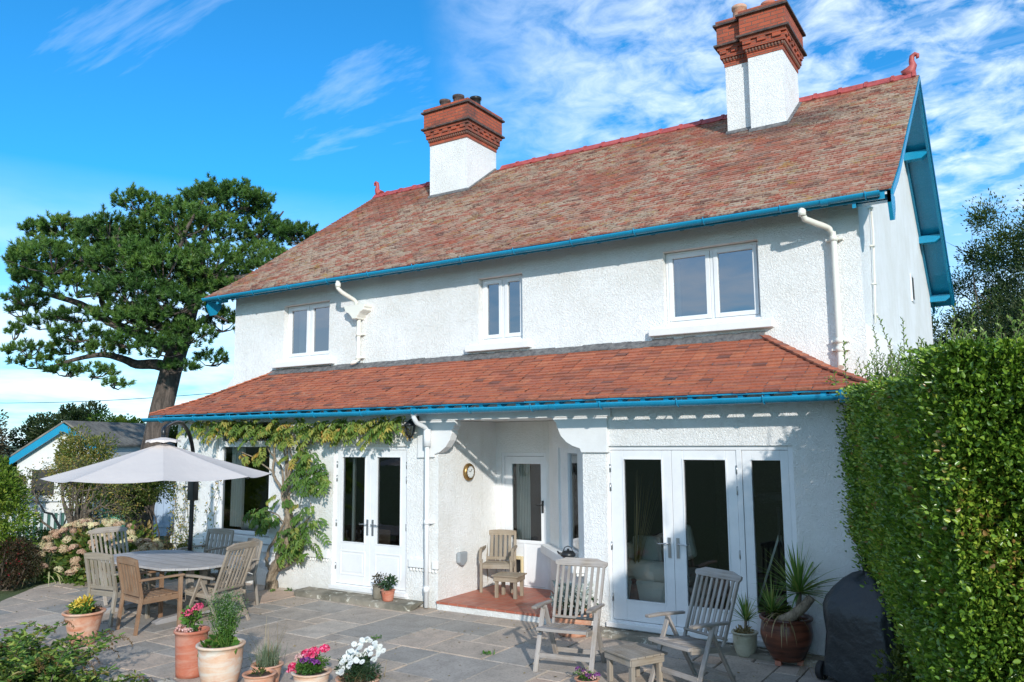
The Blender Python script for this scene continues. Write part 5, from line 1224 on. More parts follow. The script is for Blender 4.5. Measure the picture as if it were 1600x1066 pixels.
# ---------------- trees behind the house on the right
rt = T('broadleaf_tree', 'loose grey-green tree behind the right gable of the house', 'tree', (11.7, 15.2, 0))
P, D, rn, cc = clumps((.4, 0, 4.6), (3.2, 2.6, 4.2), 260, .58, 120000, shell=.1, hollow=.35)
leaves('crown', P, D, rng.uniform(.05, .10, len(P)), rng.uniform(.022, .04, len(P)), 'right_tree', rt, rn=rn)
m = MB(); m.tube([(0, 0, 0), (.1, 0, 2), (.2, 0, 4)], [.22, .18, .12], 12); m.build('trunk', 'twig', rt); m = MB(); limbs(m, (.15, 0, 3), [tuple(c) for c in cc[:60]], .05); 
for c in cc[:70]:
    if c[2] > 5:
        for _ in range(3):
            e = Vector(c) + Vector(rng.normal(size=3)) * .45 + Vector((0, 0, .35)); m.tube([Vector(c), e], [.012, .004], 4, False)
m.build('limbs', 'twig', rt)
rt = T('dark_tree', 'dense dark green tree behind the hedge, at the lower right corner of the gable', 'tree', (11.6, 11.6, 0))
P, D, rn, cc = clumps((.5, 0, 3.2), (2.3, 1.6, 2.9), 110, .55, 52000, shell=.2)
leaves('crown', P, D, rng.uniform(.05, .09, len(P)), rng.uniform(.03, .045, len(P)), 'dark_shrub', rt, rn=np.clip(rn + .15, 0, 1)); m = MB(); m.tube([(0, 0, 0), (.1, 0, 2.5)], [.16, .1], 10); m.build('trunk', 'twig', rt)

# ---------------- wisteria on the front wall
wi = T('wisteria', 'old twisted wisteria climbing the white wall, yellow-green leaves under the lower gutter', 'climbing plant', (.98, -.14, 0)); O_ = Vector((.98, -.14, 0))
m = MB()
def stem(pts, r0, r1, wob=.012):
    P = [Vector((p[0], p[1] if len(p) > 2 else -.13, p[-1])) - O_ for p in pts]; sp = []
    for i in range(len(P) - 1):
        for t in (0, .25, .5, .75):
            P0, P1, P2, P3 = [P[max(0, min(len(P) - 1, i + o))] for o in (-1, 0, 1, 2)]
            sp.append(.5 * ((2 * P1) + (P2 - P0) * t + (2 * P0 - 5 * P1 + 4 * P2 - P3) * t * t + (-P0 + 3 * P1 - 3 * P2 + P3) * t ** 3) + Vector(rng.normal(size=3)) * wob * .5)
    sp.append(P[-1]); n = len(sp); m.tube(sp, [r0 + (r1 - r0) * i / (n - 1) for i in range(n)], 9)
stem([(.98, -.14, -.02), (1.04, -.15, .20), (1.10, -.15, .38), (1.24, -.16, .58), (1.38, -.16, .80), (1.39, -.15, 1.02), (1.31, -.14, 1.25), (1.25, -.13, 1.46)], .085, .05, .02)
stem([(1.0, -.2, -.02), (1.07, -.22, .22), (1.22, -.2, .50), (1.30, -.22, .80), (1.42, -.2, 1.05), (1.30, -.2, 1.30), (1.22, -.17, 1.5)], .055, .035, .02)
stem([(1.02, -.2, .30), (.93, -.2, .40), (.98, -.2, .60), (1.12, -.18, .80), (1.25, -.16, 1.02), (1.32, -.15, 1.2)], .028, .02)
stem([(1.12, .30), (1.40, .42), (1.60, .55), (1.66, .7), (1.6, .8)], .035, .012)
for pts, r in (([(1.25, 1.44), (1.03, 1.68), (.95, 1.83), (.96, 2.26), (.9, 2.5)], .028), ([(1.27, 1.42), (1.31, 1.73), (1.45, 1.99), (1.62, 2.18), (1.75, 2.5)], .03), ([(1.26, 1.5), (1.23, 1.98), (1.11, 2.29), (1.05, 2.5)], .022), ([(.98, 1.78), (.67, 1.93), (.36, 2.06), (.07, 2.12)], .015), ([(1.31, 1.73), (1.26, 2.18), (1.4, 2.38), (1.5, 2.5)], .02), ([(1.22, 1.5), (1.10, 1.9), (.8, 2.2), (.7, 2.5)], .02), ([(1.3, 1.6), (1.6, 1.75), (1.9, 1.8), (2.1, 1.85)], .016), ([(1.62, 2.2), (2.4, 2.5), (3.0, 2.52), (3.7, 2.55)], .018), ([(.95, 2.4), (.2, 2.55), (-.6, 2.6), (-1.3, 2.62)], .018), ([(1.3, 1.0), (1.0, 1.15), (.7, 1.2)], .014), ([(1.4, .9), (1.65, 1.0), (1.85, 1.2), (1.8, 1.35)], .014), ([(1.35, .75), (1.6, .7), (1.8, .75)], .012), ([(1.3, 1.44), (1.5, 1.6), (1.72, 1.7)], .014), ([(1.28, 1.42), (1.38, 1.75), (1.36, 2.1), (1.2, 2.4)], .02)): stem(pts, r, r * .4)
m.build('trunk', 'vine_bark', wi)
def pinnate(mt, name, areas):
    Ps, Ds, Ns, rn = [], [], [], []; pet = MB()
    for (x0, x1, z0, z1, n, L) in areas:
        for _ in range(int(n * .62)):
            b = Vector((random.uniform(x0, x1), random.uniform(-.24, -.08), random.uniform(z0, z1))) - O_; a = random.uniform(-PI, 0); d = Vector((math.cos(a) * .8, math.sin(a) * .45, random.uniform(-.1, .45))).normalized(); tone = random.random(); q = b; ll = L * random.uniform(.7, 1.25); prev = q
            for i in range(6):
                d = (d + Vector((0, 0, -.22))).normalized(); q = q + d * ll / 6; sd_ = d.cross(Vector((0, -.6, .8))).normalized()
                for s in (-1, 1): Ps.append(tuple(q)); Ds.append(tuple(sd_ * s + d * .55 + Vector((0, -.1, -.55)))); Ns.append((rng.normal() * .4, -.7 + rng.normal() * .3, .6)); rn.append(min(1, max(0, tone * .75 + random.random() * .3)))
            Ps.append(tuple(q)); Ds.append(tuple(d + Vector((0, 0, -.5)))); Ns.append((0, -1, .4)); rn.append(tone)
            pet.tube([b, q], [.002, .001], 3, False)
    n = len(Ps); leaves(name, Ps, Ds, rng.uniform(.065, .10, n), rng.uniform(.026, .038, n), mt, wi, N=np.array(Ns), rn=np.array(rn), droop=.25); pet.build('leaf_stalks', 'dry_stem', wi)
pinnate('wisteria_leaf', 'yellow_leaves', [(-1.25, -.55, 2.50, 2.68, 20, .24), (-.60, .35, 2.42, 2.66, 56, .28), (.3, 1.5, 2.32, 2.66, 74, .27), (1.45, 2.3, 2.38, 2.64, 40, .27), (2.2, 3.6, 2.45, 2.62, 84, .27), (2.4, 3.6, 2.36, 2.5, 30, .24), (.1, .8, 2.02, 2.2, 12, .2), (1.3, 1.75, 2.0, 2.35, 18, .22), (3.6, 3.74, 2.56, 2.62, 5, .2)])
pinnate('wisteria_green', 'green_leaves', [(1.7, 2.25, 1.62, 1.95, 34, .25), (1.45, 1.9, 1.58, 1.9, 24, .25), (1.5, 1.9, 1.95, 2.12, 16, .2), (.6, 1.0, 1.02, 1.26, 24, .24), (.75, 1.2, .88, 1.1, 14, .2), (1.65, 1.95, 1.0, 1.32, 20, .2), (1.3, 1.95, .72, 1.0, 32, .25), (1.25, 1.75, .5, .75, 22, .22), (1.1, 1.3, 1.35, 1.5, 8, .16)])
cl = T('thin_climber', 'thin straggly climbing stems on the white wall between the parasol pole and the corner', 'climbing plant', (-1.35, -.03, 0))
m = MB(); lp_, ld_ = [], []
for _ in range(9):
    x = random.uniform(-.35, .85); z = 0; pts = []
    for i in range(14): pts.append(Vector((x, -.02, z))); z += random.uniform(.08, .2); x = max(-.38, min(.95, x + random.uniform(-.09, .09)))
    m.tube(pts, .0035, 4, False)
    for p in pts[2:]:
        for _ in range(5): lp_.append(tuple(p + Vector((random.uniform(-.08, .08), -random.uniform(0, .04), random.uniform(-.05, .05))))); ld_.append(tuple(rng.normal(size=3)))
for _ in range(330): lp_.append((random.gauss(.0, .17), -random.uniform(0, .14), abs(random.gauss(.45, .22)))); ld_.append(tuple(rng.normal(size=3)))
m.build('stems', 'twig', cl); n = len(lp_); leaves('leaves', lp_, ld_, rng.uniform(.03, .055, n), .024, 'fruit_leaf', cl)

# ---------------- hydrangea, phormium and the border on the left
hy = T('hydrangea_bush', 'big hydrangea bush covered in faded pinkish-cream flower heads, left of the table', 'shrub', (-2.3, -.98, 0))
P, D, rn, cc = clumps((0, 0, .36), (1.2, .8, .44), 60, .22, 3600, shell=.2, hollow=.5); P[:, 2] = np.maximum(P[:, 2], .03)
leaves('foliage', P, D, rng.uniform(.07, .12, len(P)), rng.uniform(.045, .07, len(P)), 'hydrangea_leaf', hy, rn=rn)
heads = []
for v in range(5):
    n = 150; d = unit(rng.normal(size=(n, 3))); d[:, 2] = np.abs(d[:, 2]) * 1.05 - .25; p = d * [.062, .062, .046]
    Pq = np.repeat(p, 4, 0) + rng.normal(size=(n * 4, 3)) * .003; Dq = np.cross(np.repeat(d, 4, 0), rng.normal(size=(n * 4, 3))) + np.repeat(d, 4, 0) * .4
    me = leaves('flower_head', Pq, Dq, .016, .014, 'hydrangea_flower', hy, N=np.repeat(d, 4, 0), fold=.1, rn=np.clip(v * .17 + rng.random(n * 4) * .45, 0, 1)); heads.append(me)
placed = 0
for k in range(99):
    a = rng.uniform(-PI, .6); e = rng.uniform(-.25, 1.35); p = Vector((1.25 * math.cos(a) * math.cos(e), .86 * math.sin(a) * math.cos(e), .36 + .62 * math.sin(e)))
    if p.y > .45 and p.z < .6: continue
    h = heads[k % 5] if k < 5 else heads[k % 5].copy()
    if k >= 5: COL.objects.link(h)
    h.location = p; h.rotation_euler = (rng.normal() * .4, rng.normal() * .4, rng.uniform(0, 6)); sc = rng.uniform(.75, 1.25); h.scale = (sc, sc, sc)
ph = T('phormium', 'variegated cream-striped spiky plant beside the hydrangea', 'plant', (-3.0, -1.65, 0)); n = 95
blades('blades', [(rng.normal() * .08, rng.normal() * .08, 0) for _ in range(n)], rng.uniform(0, 2 * PI, n), rng.uniform(.6, 1.45, n), rng.uniform(.45, .85, n), rng.uniform(.018, .03, n), 'phormium', ph, grav=2.2)
shrub('red_flowered_shrub', 'dark red-brown shrub with a few crimson flowers at the left edge of the patio', 'shrub', (-2.75, -2.35, 0), (.55, .5, .36), 6000, .035, 'red_shrub', K=46, cr=.15, stems=14)
shrub('green_groundcover', 'low bright green plants at the patio edge below the striped spiky plant', 'plant', (-2.75, -1.35, 0), (.6, .28, .10), 1800, .05, 'pot_green', K=24, cr=.1, h=.08)
shrub('green_groundcover', 'low green plants under the right side of the hydrangea, beside the house corner', 'plant', (-1.15, -.2, 0), (.5, .25, .16), 1600, .05, 'pot_green', K=20, cr=.12, h=.12)
shrub('bright_shrub', 'bright yellow-green shrub at the left edge of the picture, beside the shed', 'shrub', (-3.3, -2.35, 0), (.55, .6, 1.0), 9000, .06, 'bright_shrub', K=60, cr=.2, h=1.08)
shrub('dull_shrub', 'dull green twiggy shrub in front of the slatted fence', 'shrub', (-4.4, -.6, 0), (.8, .6, .32), 5000, .045, 'olive_shrub', K=30, cr=.2)
shrub('dull_shrub', 'brown-green low shrub between the fence and the spiky plant', 'shrub', (-4.6, -1.5, 0), (.8, .6, .30), 4000, .05, 'brown_shrub', K=30, cr=.2)
# small fruit tree
fr = T('fruit_tree', 'small crooked fruit tree with sparse yellowing leaves in front of the shed', 'tree', (-4.15, -.45, 0))
m = MB(); R0 = [(0, 0, 0), (.02, .02, .35), (-.03, .0, .62), (-.12, -.03, .85), (-.20, -.05, 1.05)]; m.tube(R0, [.085, .07, .06, .05, .04], 10); m.tube([(.0, .0, .30), (.14, .05, .6), (.22, .06, .85), (.20, .08, 1.1)], [.05, .042, .035, .03], 9); m.tube([(-.02, 0, .45), (-.25, -.10, .65), (-.42, -.2, .95)], [.035, .028, .02], 8); m.build('trunk', 'twig', fr)
m = MB(); tips = []
def grow(p, d, L, r, dep):
    if dep == 0 or L < .06: tips.append((p, d)); return
    e = p + d * L; mid = p.lerp(e, .5) + Vector(rng.normal(size=3)) * L * .10; m.tube([p, mid, e], [r, r * .8, r * .65], 5, False); tips.append((mid, d)); tips.append((e, d))
    for _ in range(3 if dep > 2 else 2):
        nd_ = (d + Vector(rng.normal(size=3)) * .62 + Vector((0, 0, .04))).normalized(); grow(e, nd_, L * random.uniform(.66, .88), r * .62, dep - 1)
for s, d in (((-.20, -.05, 1.05), (-.3, -.1, .8)), ((.20, .08, 1.1), (.3, .2, .8)), ((-.42, -.2, .95), (-.7, -.3, .5)), ((.1, 0, .7), (.8, .5, .5)), ((-.1, 0, .9), (.2, -.1, 1)), ((.22, .06, .95), (.9, .5, .6)), ((.2, .1, 1.0), (.7, .6, .25))): grow(Vector(s), Vector(d).normalized(), .34, .024, 5)
m.build('branches', 'twig', fr); tp_ = [tips[i] for i in rng.integers(0, len(tips), 2600)]
P = np.array([tuple(a) for a, b in tp_]) + rng.normal(size=(2600, 3)) * .05; D = rng.normal(size=(2600, 3)) + [0, 0, -.2]; leaves('leaves', P, D, rng.uniform(.03, .055, 2600), rng.uniform(.02, .03, 2600), 'fruit_leaf', fr)
shrub('leafy_shrub', 'dense green leafy shrub between the shed and the blue-white gate, under the parasol edge', 'shrub', (-4.6, 1.0, 0), (1.05, .7, .42), 9500, .055, 'olive_shrub', K=46, cr=.24, h=1.28)
shrub('leafy_shrub', 'ivy-like dark shrub beside the house corner, below the blue-white gate', 'shrub', (-3.0, 1.0, 0), (.5, .4, .3), 2500, .05, 'brown_shrub', K=20, cr=.16, h=.35)

shrub('leafy_shrub', 'tall loose yellow-green shrub overlapping the grey shed roof', 'shrub', (-7.2, 1.4, 0), (.85, .6, .75), 8000, .065, 'fruit_leaf', K=56, cr=.28, h=1.80, stems=30)
shrub('leafy_shrub', 'mixed green shrub hiding the lower wall of the shed, behind the picket fence', 'shrub', (-9.9, .9, 0), (.9, .6, .7), 7000, .06, 'olive_shrub', K=46, cr=.26, h=.95, stems=20)
# ---------------- shed, fence, gate and water butt behind the garden
sh = T('garden_shed', 'small white shed with blue bargeboards and grey roof behind the fruit tree', 'shed', (-10.1, 2.5, 0))
F0, F1, F2 = Vector((-11.25, 1.89, 1.98)), Vector((-10.1, 2.51, 2.80)), Vector((-9.35, 2.98, 2.22)); dv = Vector((-2.0, 3.6, 0)); S0 = Vector((-10.1, 2.5, 0))
m = MB(); base_z = 0; ff = [F0, F1, F2]; m.poly([F0 - S0 + Vector((0, 0, -.02)), F1 - S0 + Vector((0, 0, -.05)), F2 - S0 + Vector((0, 0, -.02)), Vector((F2.x, F2.y, 0)) - S0, Vector((F0.x, F0.y, 0)) - S0]); m.poly([F2 - S0, F2 + dv - S0, Vector((F2.x + dv.x, F2.y + dv.y, 0)) - S0, Vector((F2.x, F2.y, 0)) - S0]); m.build('shed_wall', 'shed_white', sh)
gd = (F2 - F0).xy.to_3d().normalized(); gn = Vector((gd.y, -gd.x, 0)); 
m = MB(); ov = gn * .14
for a, b in ((F0, F1), (F1, F2)):
    e = (a - b).normalized() * .12 if a is F0 else (b - a).normalized() * .12; A_, B_ = (a + e, b) if a is F0 else (a, b + e)
    m.prism([A_ + ov - S0 + Vector((0, 0, .03)), B_ + ov - S0 + Vector((0, 0, .03)), B_ + dv * .93 - S0 + Vector((0, 0, .03)), A_ + dv * .93 - S0 + Vector((0, 0, .03))], (0, 0, .05))
m.build('shed_roof', 'shed_roof', sh)
for a, b in ((F0, F1), (F1, F2)):
    m = MB(); e = (a - b).normalized() * .12 if a is F0 else (b - a).normalized() * .12; A_, B_ = (a + e, b) if a is F0 else (a, b + e); o = ov - S0
    m.prism([A_ + o, B_ + o, B_ + o + Vector((0, 0, -.20)), A_ + o + Vector((0, 0, -.20))], gn * .04); m.build('bargeboard', 'blue_paint', sh)
m = MB(); c = F0.lerp(F2, .34); c.z = 1.25; m.prism([c - S0 + gn * .01 + gd * a + Vector((0, 0, z)) for a, z in ((-.3, -.3), (.3, -.3), (.3, .35), (-.3, .35))], gn * .03); m.build('window', 'dark_room', sh)
m = MB(); c.z = .80; m.prism([c - S0 + gn * .01 + gd * a + Vector((0, 0, z)) for a, z in ((-.6, -.03), (.9, -.03), (.9, .0), (-.6, .0))], gn * .03); m.build('trim', 'grey_plastic', sh)
fc = T('picket_fence', 'dark green fence with pale weathered pickets in front of the shed', 'fence', (-8.9, 1.6, 0)); m = MB(); pk = MB()
A_, B_ = Vector((-10.6, -.4, 0)), Vector((-7.9, 2.55, 0)); dd = (B_ - A_); Lf = dd.length; dd.normalize(); nf = Vector((dd.y, -dd.x, 0)); O2 = Vector((-8.9, 1.6, 0))
m.prism([A_ - O2, B_ - O2, B_ - O2 + Vector((0, 0, .62)), A_ - O2 + Vector((0, 0, .62))], nf * .02); m.build('fence_panel', 'fence_dark', fc)
k = 0
while k * .15 < Lf:
    p = A_ + dd * (k * .15) - O2 + nf * .03; h = .70 + random.uniform(-.02, .02); w2 = .038
    pk.prism([p - dd * w2, p + dd * w2, p + dd * w2 + Vector((0, 0, h - .05)), p + Vector((0, 0, h)), p - dd * w2 + Vector((0, 0, h - .05))], nf * .018); k += 1
pk.build('pickets', 'fence_pale', fc)
wb = T('water_butt', 'green water butt between the picket fence and the blue-white gate', 'water butt', (-8.0, 2.75, 0)); m = MB(); m.lathe([(0, 0), (.30, 0), (.34, .2), (.36, .5), (.35, .8), (.37, .82), (.37, .86), (.3, .88), (.0, .9)], 24); m.build('butt_body', 'butt_green', wb)
m = MB(); m.lathe([(.372, .30), (.372, .33)], 24); m.lathe([(.375, .58), (.375, .61)], 24); m.build('butt_hoop', 'butt_green', wb)
gt = T('boarded_gate', 'blue-white boarded gate and side panel behind the parasol pole', 'gate', (-7.2, 3.25, 0)); A_, B_ = Vector((-7.75, 2.95, 0)), Vector((-5.6, 4.1, 0)); dd = (B_ - A_).normalized(); nf = Vector((dd.y, -dd.x, 0)); O2 = Vector((-7.2, 3.25, 0)); m = MB(); L = (B_ - A_).length; k = 0
while k * .17 < L:
    p = A_ + dd * (k * .17) - O2; m.prism([p, p + dd * .163, p + dd * .163 + Vector((0, 0, 1.25)), p + Vector((0, 0, 1.25))], nf * .022); k += 1
m.build('boards', 'gate_blue', gt); m = MB()
for z in (.25, .95): m.beam(A_ - O2 + nf * .035 + Vector((0, 0, z)), B_ - O2 + nf * .035 + Vector((0, 0, z)), .02, .07)
m.build('rails', 'gate_blue', gt); m = MB(); m.beam(A_ - O2 - dd * .06 + Vector((0, 0, 0)), A_ - O2 - dd * .06 + Vector((0, 0, 1.35)), .12, .12, (1, 0, 0)); m.build('gate_post', 'shed_white', gt)
for i, (x, y, rx, rz, n, L, mt, lab) in enumerate([(-17.0, 3.0, 1.7, 1.75, 16000, .10, 'brown_shrub', 'grey-brown leafless shrub at the far left, behind the shed'), (-17.3, 6.4, 2.0, 1.85, 22000, .10, 'dark_shrub', 'dark evergreen behind the shed at the far left of the skyline'),
        (-14.6, 6.6, 1.3, 1.65, 12000, .10, 'bright_shrub', 'lighter yellow-green bush rising behind the shed ridge'), (-13.2, 7.6, 1.6, 1.6, 14000, .09, 'olive_shrub', 'olive-green rounded bush behind the shed, left of the pine trunk'),
        (-11.2, 7.6, 1.3, 1.5, 11000, .09, 'brown_shrub', 'brownish bush directly behind the foot of the pine trunk'), (-9.0, 9.3, 1.6, 1.6, 11000, .09, 'olive_shrub', 'green bush between the pine trunk and the house corner'), (-20.5, 2.0, 2.2, 1.6, 12000, .12, 'dark_shrub', 'dark bush beyond the shed at the very edge of the view')]):
    shrub('background_shrub', lab, 'shrub', (x, y, 0), (rx, rx * .7, rz), int(n * 1.9), L, mt, K=110, cr=.42, h=rz, group='shrubs on the skyline behind the shed')
cb = MB(); pts = []
for k in range(25): t = k / 24; p = Vector((-40, 3.9, 5.0)).lerp(Vector((-3.0, 11.0, 4.55)), t); p.z -= 1.0 * math.sin(PI * t) * .9; pts.append(p)
cb.tube(pts, .012, 5, False); tag(cb.build('overhead_cable', 'black_metal'), 'thin overhead cable crossing the sky behind the pine trunk', 'cable')

# ---------------- pots and their plants
def pot(name, label, loc, rtop, h, rb, mt, rim=.02, belly=None, cat='plant pot', group=None, soil_mt='soil'):
    c = T(name, label, cat, loc, 0, group); m = MB(); n = 10; prof = [(0, 0), (rb, 0)]
    for k in range(1, n):
        t = k / n; r = rb + (rtop - rb) * t; r = (rb + (belly - rb) * math.sin(t * 2.0) / math.sin(1.25) if belly and t < .62 else (belly + (rtop - belly) * ((t - .62) / .38) ** 1.3 if belly else r)); prof.append((r, h * t * .94))
    if belly is None: prof[2:] = [(rb + (rtop - rb) * (k / n) ** .8, h * .94 * k / n) for k in range(1, n)]
    prof += [(rtop, h * .93), (rtop + rim, h * .94), (rtop + rim * 1.2, h * .975), (rtop + rim, h), (rtop - .012, h), (rtop - .02, h * .92), (rtop * .9, h * .80)]
    m.lathe(prof, 36); m.build('pot', mt, c); s = MB(); s.lathe([(0, h * .90), (rtop * .6, h * .895), (rtop - .015, h * .875)], 20); s.build('soil', soil_mt, c); return c
def tuft(c, z, r, hgt, n, L, mt, name='foliage', asp=.45, K=10, cr=.06):
    P, D, rn, _ = clumps((0, 0, z + hgt / 2), (r, r, hgt / 2), K, cr, n, shell=.1, hollow=.2); P[:, 2] = np.maximum(P[:, 2], z * .9); leaves(name, P, D, L * rng.uniform(.7, 1.3, n), L * asp, mt, c, rn=rn)
def flowers(c, centers, r, n, L, mt, name='flower', flat=.7):
    for (x, y, z) in centers:
        d = unit(rng.normal(size=(n, 3))); d[:, 2] = np.abs(d[:, 2]) * 1.1 - .3; P = np.array([x, y, z]) + d * [r, r, r * flat]; D = np.cross(d, rng.normal(size=(n, 3))) + d * .45; leaves(name, P, D, L, L * .85, mt, c, N=d, fold=.12)
def stalks(c, base, tips_, r=.003, mt='dry_stem', name='stems'):
    m = MB()
    for t in tips_: b = Vector(base) + Vector((random.uniform(-.04, .04), random.uniform(-.04, .04), 0)); t = Vector(t); m.tube([b, b.lerp(t, .5) + Vector(rng.normal(size=3)) * .012, t], [r, r * .8, r * .5], 5, False)
    m.build(name, mt, c)
p = pot('potted_begonia', 'flared terracotta pot with a yellow-leaved plant, alone before the dining chairs', (1.86, -3.62, 0), .205, .37, .12, 'terracotta', .022, cat='potted plant')
tuft(p, .36, .16, .10, 420, .05, 'pot_green', K=14); tuft(p, .38, .13, .12, 260, .045, 'yellow_petal', 'yellow_leaves', K=10); tuft(p, .35, .17, .06, 200, .035, 'red_shrub', 'dry_leaves'); flowers(p, [(-.09, -.03, .46)], .028, 24, .028, 'pink_petal'); blades('arching_stem', [(-.1, 0, .37)] * 3, [3.3, 3.7, 2.9], [.8, .5, .6], [.26, .22, .2], [.03, .03, .025], 'buddleia_spike', p, grav=5)
p = pot('potted_geranium', 'tall straight red-brown terracotta pot with bright pink geranium', (4.0, -3.74, 0), .155, .44, .135, 'terracotta_red', .014, cat='potted plant')
tuft(p, .45, .09, .16, 170, .045, 'pot_green', asp=.8, K=12); stalks(p, (0, 0, .42), [(.0, 0, .62), (-.07, .0, .56), (.05, .02, .60), (.03, -.03, .55)], .006, 'twig'); flowers(p, [(-.09, -.02, .58), (-.01, -.04, .60), (.06, .03, .66), (.0, .03, .63)], .034, 46, .024, 'pink_petal'); flowers(p, [(-.12, -.05, .455), (-.08, -.10, .45), (.03, -.11, .45), (.07, -.08, .45)], .022, 26, .02, 'pale_pink_petal')
p = pot('potted_shrub', 'large pale terracotta pot with a tall feathery green plant, in front of the reclining chair', (4.58, -3.84, 0), .205, .40, .15, 'terracotta_pale', .018, .20, cat='potted plant')
tips_ = [(.06 + random.gauss(0, .085), random.gauss(0, .07), random.uniform(.55, .86)) for _ in range(70)]; stalks(p, (.06, 0, .36), tips_, .0035, 'pot_green')
n = 2400; tt = rng.integers(0, 70, n); ta = np.array(tips_)[tt]; s = rng.uniform(.45, 1.05, (n, 1)); P = np.array([.06, 0, .36]) + (ta - [.06, 0, .36]) * s + rng.normal(size=(n, 3)) * .018; leaves('foliage', P, rdir(n, .5), rng.uniform(.014, .03, n), .009, 'pot_green', p)
n = 1500; tt = rng.integers(0, 70, n); P = np.array(tips_)[tt] + rng.normal(size=(n, 3)) * .022; leaves('flower_sprays', P, rdir(n, .4), .012, .010, 'lavender_leaf', p)
n = 120; blades('dry_grass', [(-.08 + rng.normal() * .035, rng.normal() * .04, .35) for _ in range(n)], rng.uniform(0, 6.28, n), rng.uniform(.8, 1.5, n), rng.uniform(.12, .2, n), rng.uniform(.003, .006, n), 'dry_stem', p, grav=1)
tuft(p, .37, .17, .05, 90, .07, 'pot_green', 'low_leaves', asp=.9)
p = pot('potted_lavender', 'small terracotta pot of grey-green lavender behind the shallow bowl', (4.93, -3.58, 0), .135, .20, .10, 'terracotta', .014, cat='potted plant')
n = 240; blades('lavender', [(rng.normal() * .045, rng.normal() * .045, .18) for _ in range(n)], rng.uniform(0, 6.28, n), rng.uniform(.7, 1.5, n), rng.uniform(.12, .24, n), rng.uniform(.003, .006, n), 'lavender_leaf', p, grav=.6)
n = 26; blades('flower_stalks', [(rng.normal() * .04, rng.normal() * .04, .2) for _ in range(n)], rng.uniform(0, 6.28, n), rng.uniform(.9, 1.5, n), rng.uniform(.32, .46, n), np.full(n, .003), 'dry_stem', p, grav=.3)
p = pot('terracotta_bowl', 'shallow terracotta bowl with a little soil and stubby green shoots', (5.08, -3.80, 0), .135, .19, .11, 'terracotta', .016, cat='plant pot'); tuft(p, .17, .09, .03, 60, .03, 'olive_shrub')
p = pot('potted_flowers', 'ribbed pale terracotta pot of pink, purple and magenta flowers at the bottom of the picture', (5.52, -3.58, 0), .165, .22, .12, 'terracotta_pale', .016, cat='potted plant')
tuft(p, .20, .14, .12, 1100, .026, 'pot_green', K=26); flowers(p, [(-.02, -.05, .38), (.0, .02, .39), (.11, .0, .41), (.03, -.02, .37), (.12, .04, .42), (-.19, -.05, .24), (-.16, -.08, .22)], .034, 60, .026, 'magenta_petal'); flowers(p, [(-.12, -.04, .33), (-.08, -.08, .34), (-.1, .03, .34), (-.14, .0, .30)], .032, 40, .022, 'pale_pink_petal'); flowers(p, [(.08, -.07, .33), (.04, -.09, .34), (.12, -.06, .32), (.0, -.1, .33)], .026, 40, .017, 'purple_petal')
def daisies(c, cs, r=.022, mt='white_petal'):
    for (x, y, z) in cs:
        nrm = unit(np.array([[.4 + rng.normal() * .35, -.7 + rng.normal() * .35, .9]]))[0]; a = np.cross(nrm, [1, 0, .1]); a /= np.linalg.norm(a); b = np.cross(nrm, a); th = np.arange(11) * 2 * PI / 11; D = a * np.cos(th)[:, None] + b * np.sin(th)[:, None] + nrm * .12
        leaves('daisy', np.array([x, y, z]) + D * r * .15, D, r * 1.15, r * .7, mt, c, N=np.tile(nrm, (11, 1)), fold=.05)
p = pot('potted_daisies', 'terracotta pot overflowing with white daisy-like flowers at the bottom of the picture', (5.98, -3.46, 0), .185, .20, .14, 'terracotta', .016, cat='potted plant')
tuft(p, .18, .17, .20, 1500, .034, 'dark_pot_green', K=30, asp=.25); n = 150; blades('dry_stems', [(rng.normal() * .08, rng.normal() * .08, .18) for _ in range(n)], rng.uniform(0, 6.28, n), rng.uniform(.1, 1.0, n), rng.uniform(.12, .24, n), rng.uniform(.003, .005, n), 'dry_stem', p, grav=2)
cs = []
for _ in range(88):
    a = rng.uniform(0, 6.28); q = math.sqrt(rng.random()) * .21; x, y = math.cos(a) * q, math.sin(a) * q; cs.append((x + .02, y, .33 + .14 * (1 - (q / .21) ** 2) + .05 * math.copysign(1, x) + random.uniform(-.03, .03)))
daisies(p, cs)
p = pot('potted_pansies', 'small purple and white flowers in front of the left silver-grey reclining chair', (7.50, -2.0, 0), .11, .06, .09, 'terracotta', .01, cat='potted plant'); tuft(p, .05, .10, .05, 200, .025, 'pot_green'); flowers(p, [(-.09, 0, .13), (-.05, .03, .11), (.06, 0, .09), (.1, .02, .10), (.02, -.03, .09)], .022, 26, .017, 'purple_petal'); flowers(p, [(-.02, .0, .10), (.08, -.03, .085)], .02, 22, .015, 'pale_pink_petal')
p = pot('potted_plant', 'small red-brown plastic pot with dark leaves on the step by the left white doors', (3.47, -.22, .07), .095, .15, .07, 'terracotta_red', .010, cat='potted plant'); tuft(p, .14, .10, .20, 190, .045, 'dark_pot_green', K=12, asp=.55)
p = pot('potted_plant', 'small grey stone pot with a brownish plant, left of the red-brown pot', (3.24, -.17, .07), .075, .19, .07, 'step_stone', .012, cat='potted plant'); tuft(p, .18, .08, .15, 120, .04, 'brown_shrub', K=8)
p = pot('potted_silver_plant', 'wide low terracotta pot of silvery-leaved plants behind the left reclining chair', (6.46, -.33, 0), .24, .26, .18, 'terracotta', .02, cat='potted plant'); tuft(p, .28, .30, .30, 900, .055, 'silver_leaf', K=34, asp=.6, cr=.07); tuft(p, .27, .25, .18, 200, .05, 'dark_pot_green', 'dark_leaves')
p = pot('potted_cordyline', 'cream-green glazed pot with a small spiky cordyline, beside the big brown pot', (8.47, -.24, 0), .125, .25, .085, 'glazed_cream', .014, .125, cat='potted plant', soil_mt='coir'); tuft(p, .22, .09, .03, 160, .04, 'dry_stem')
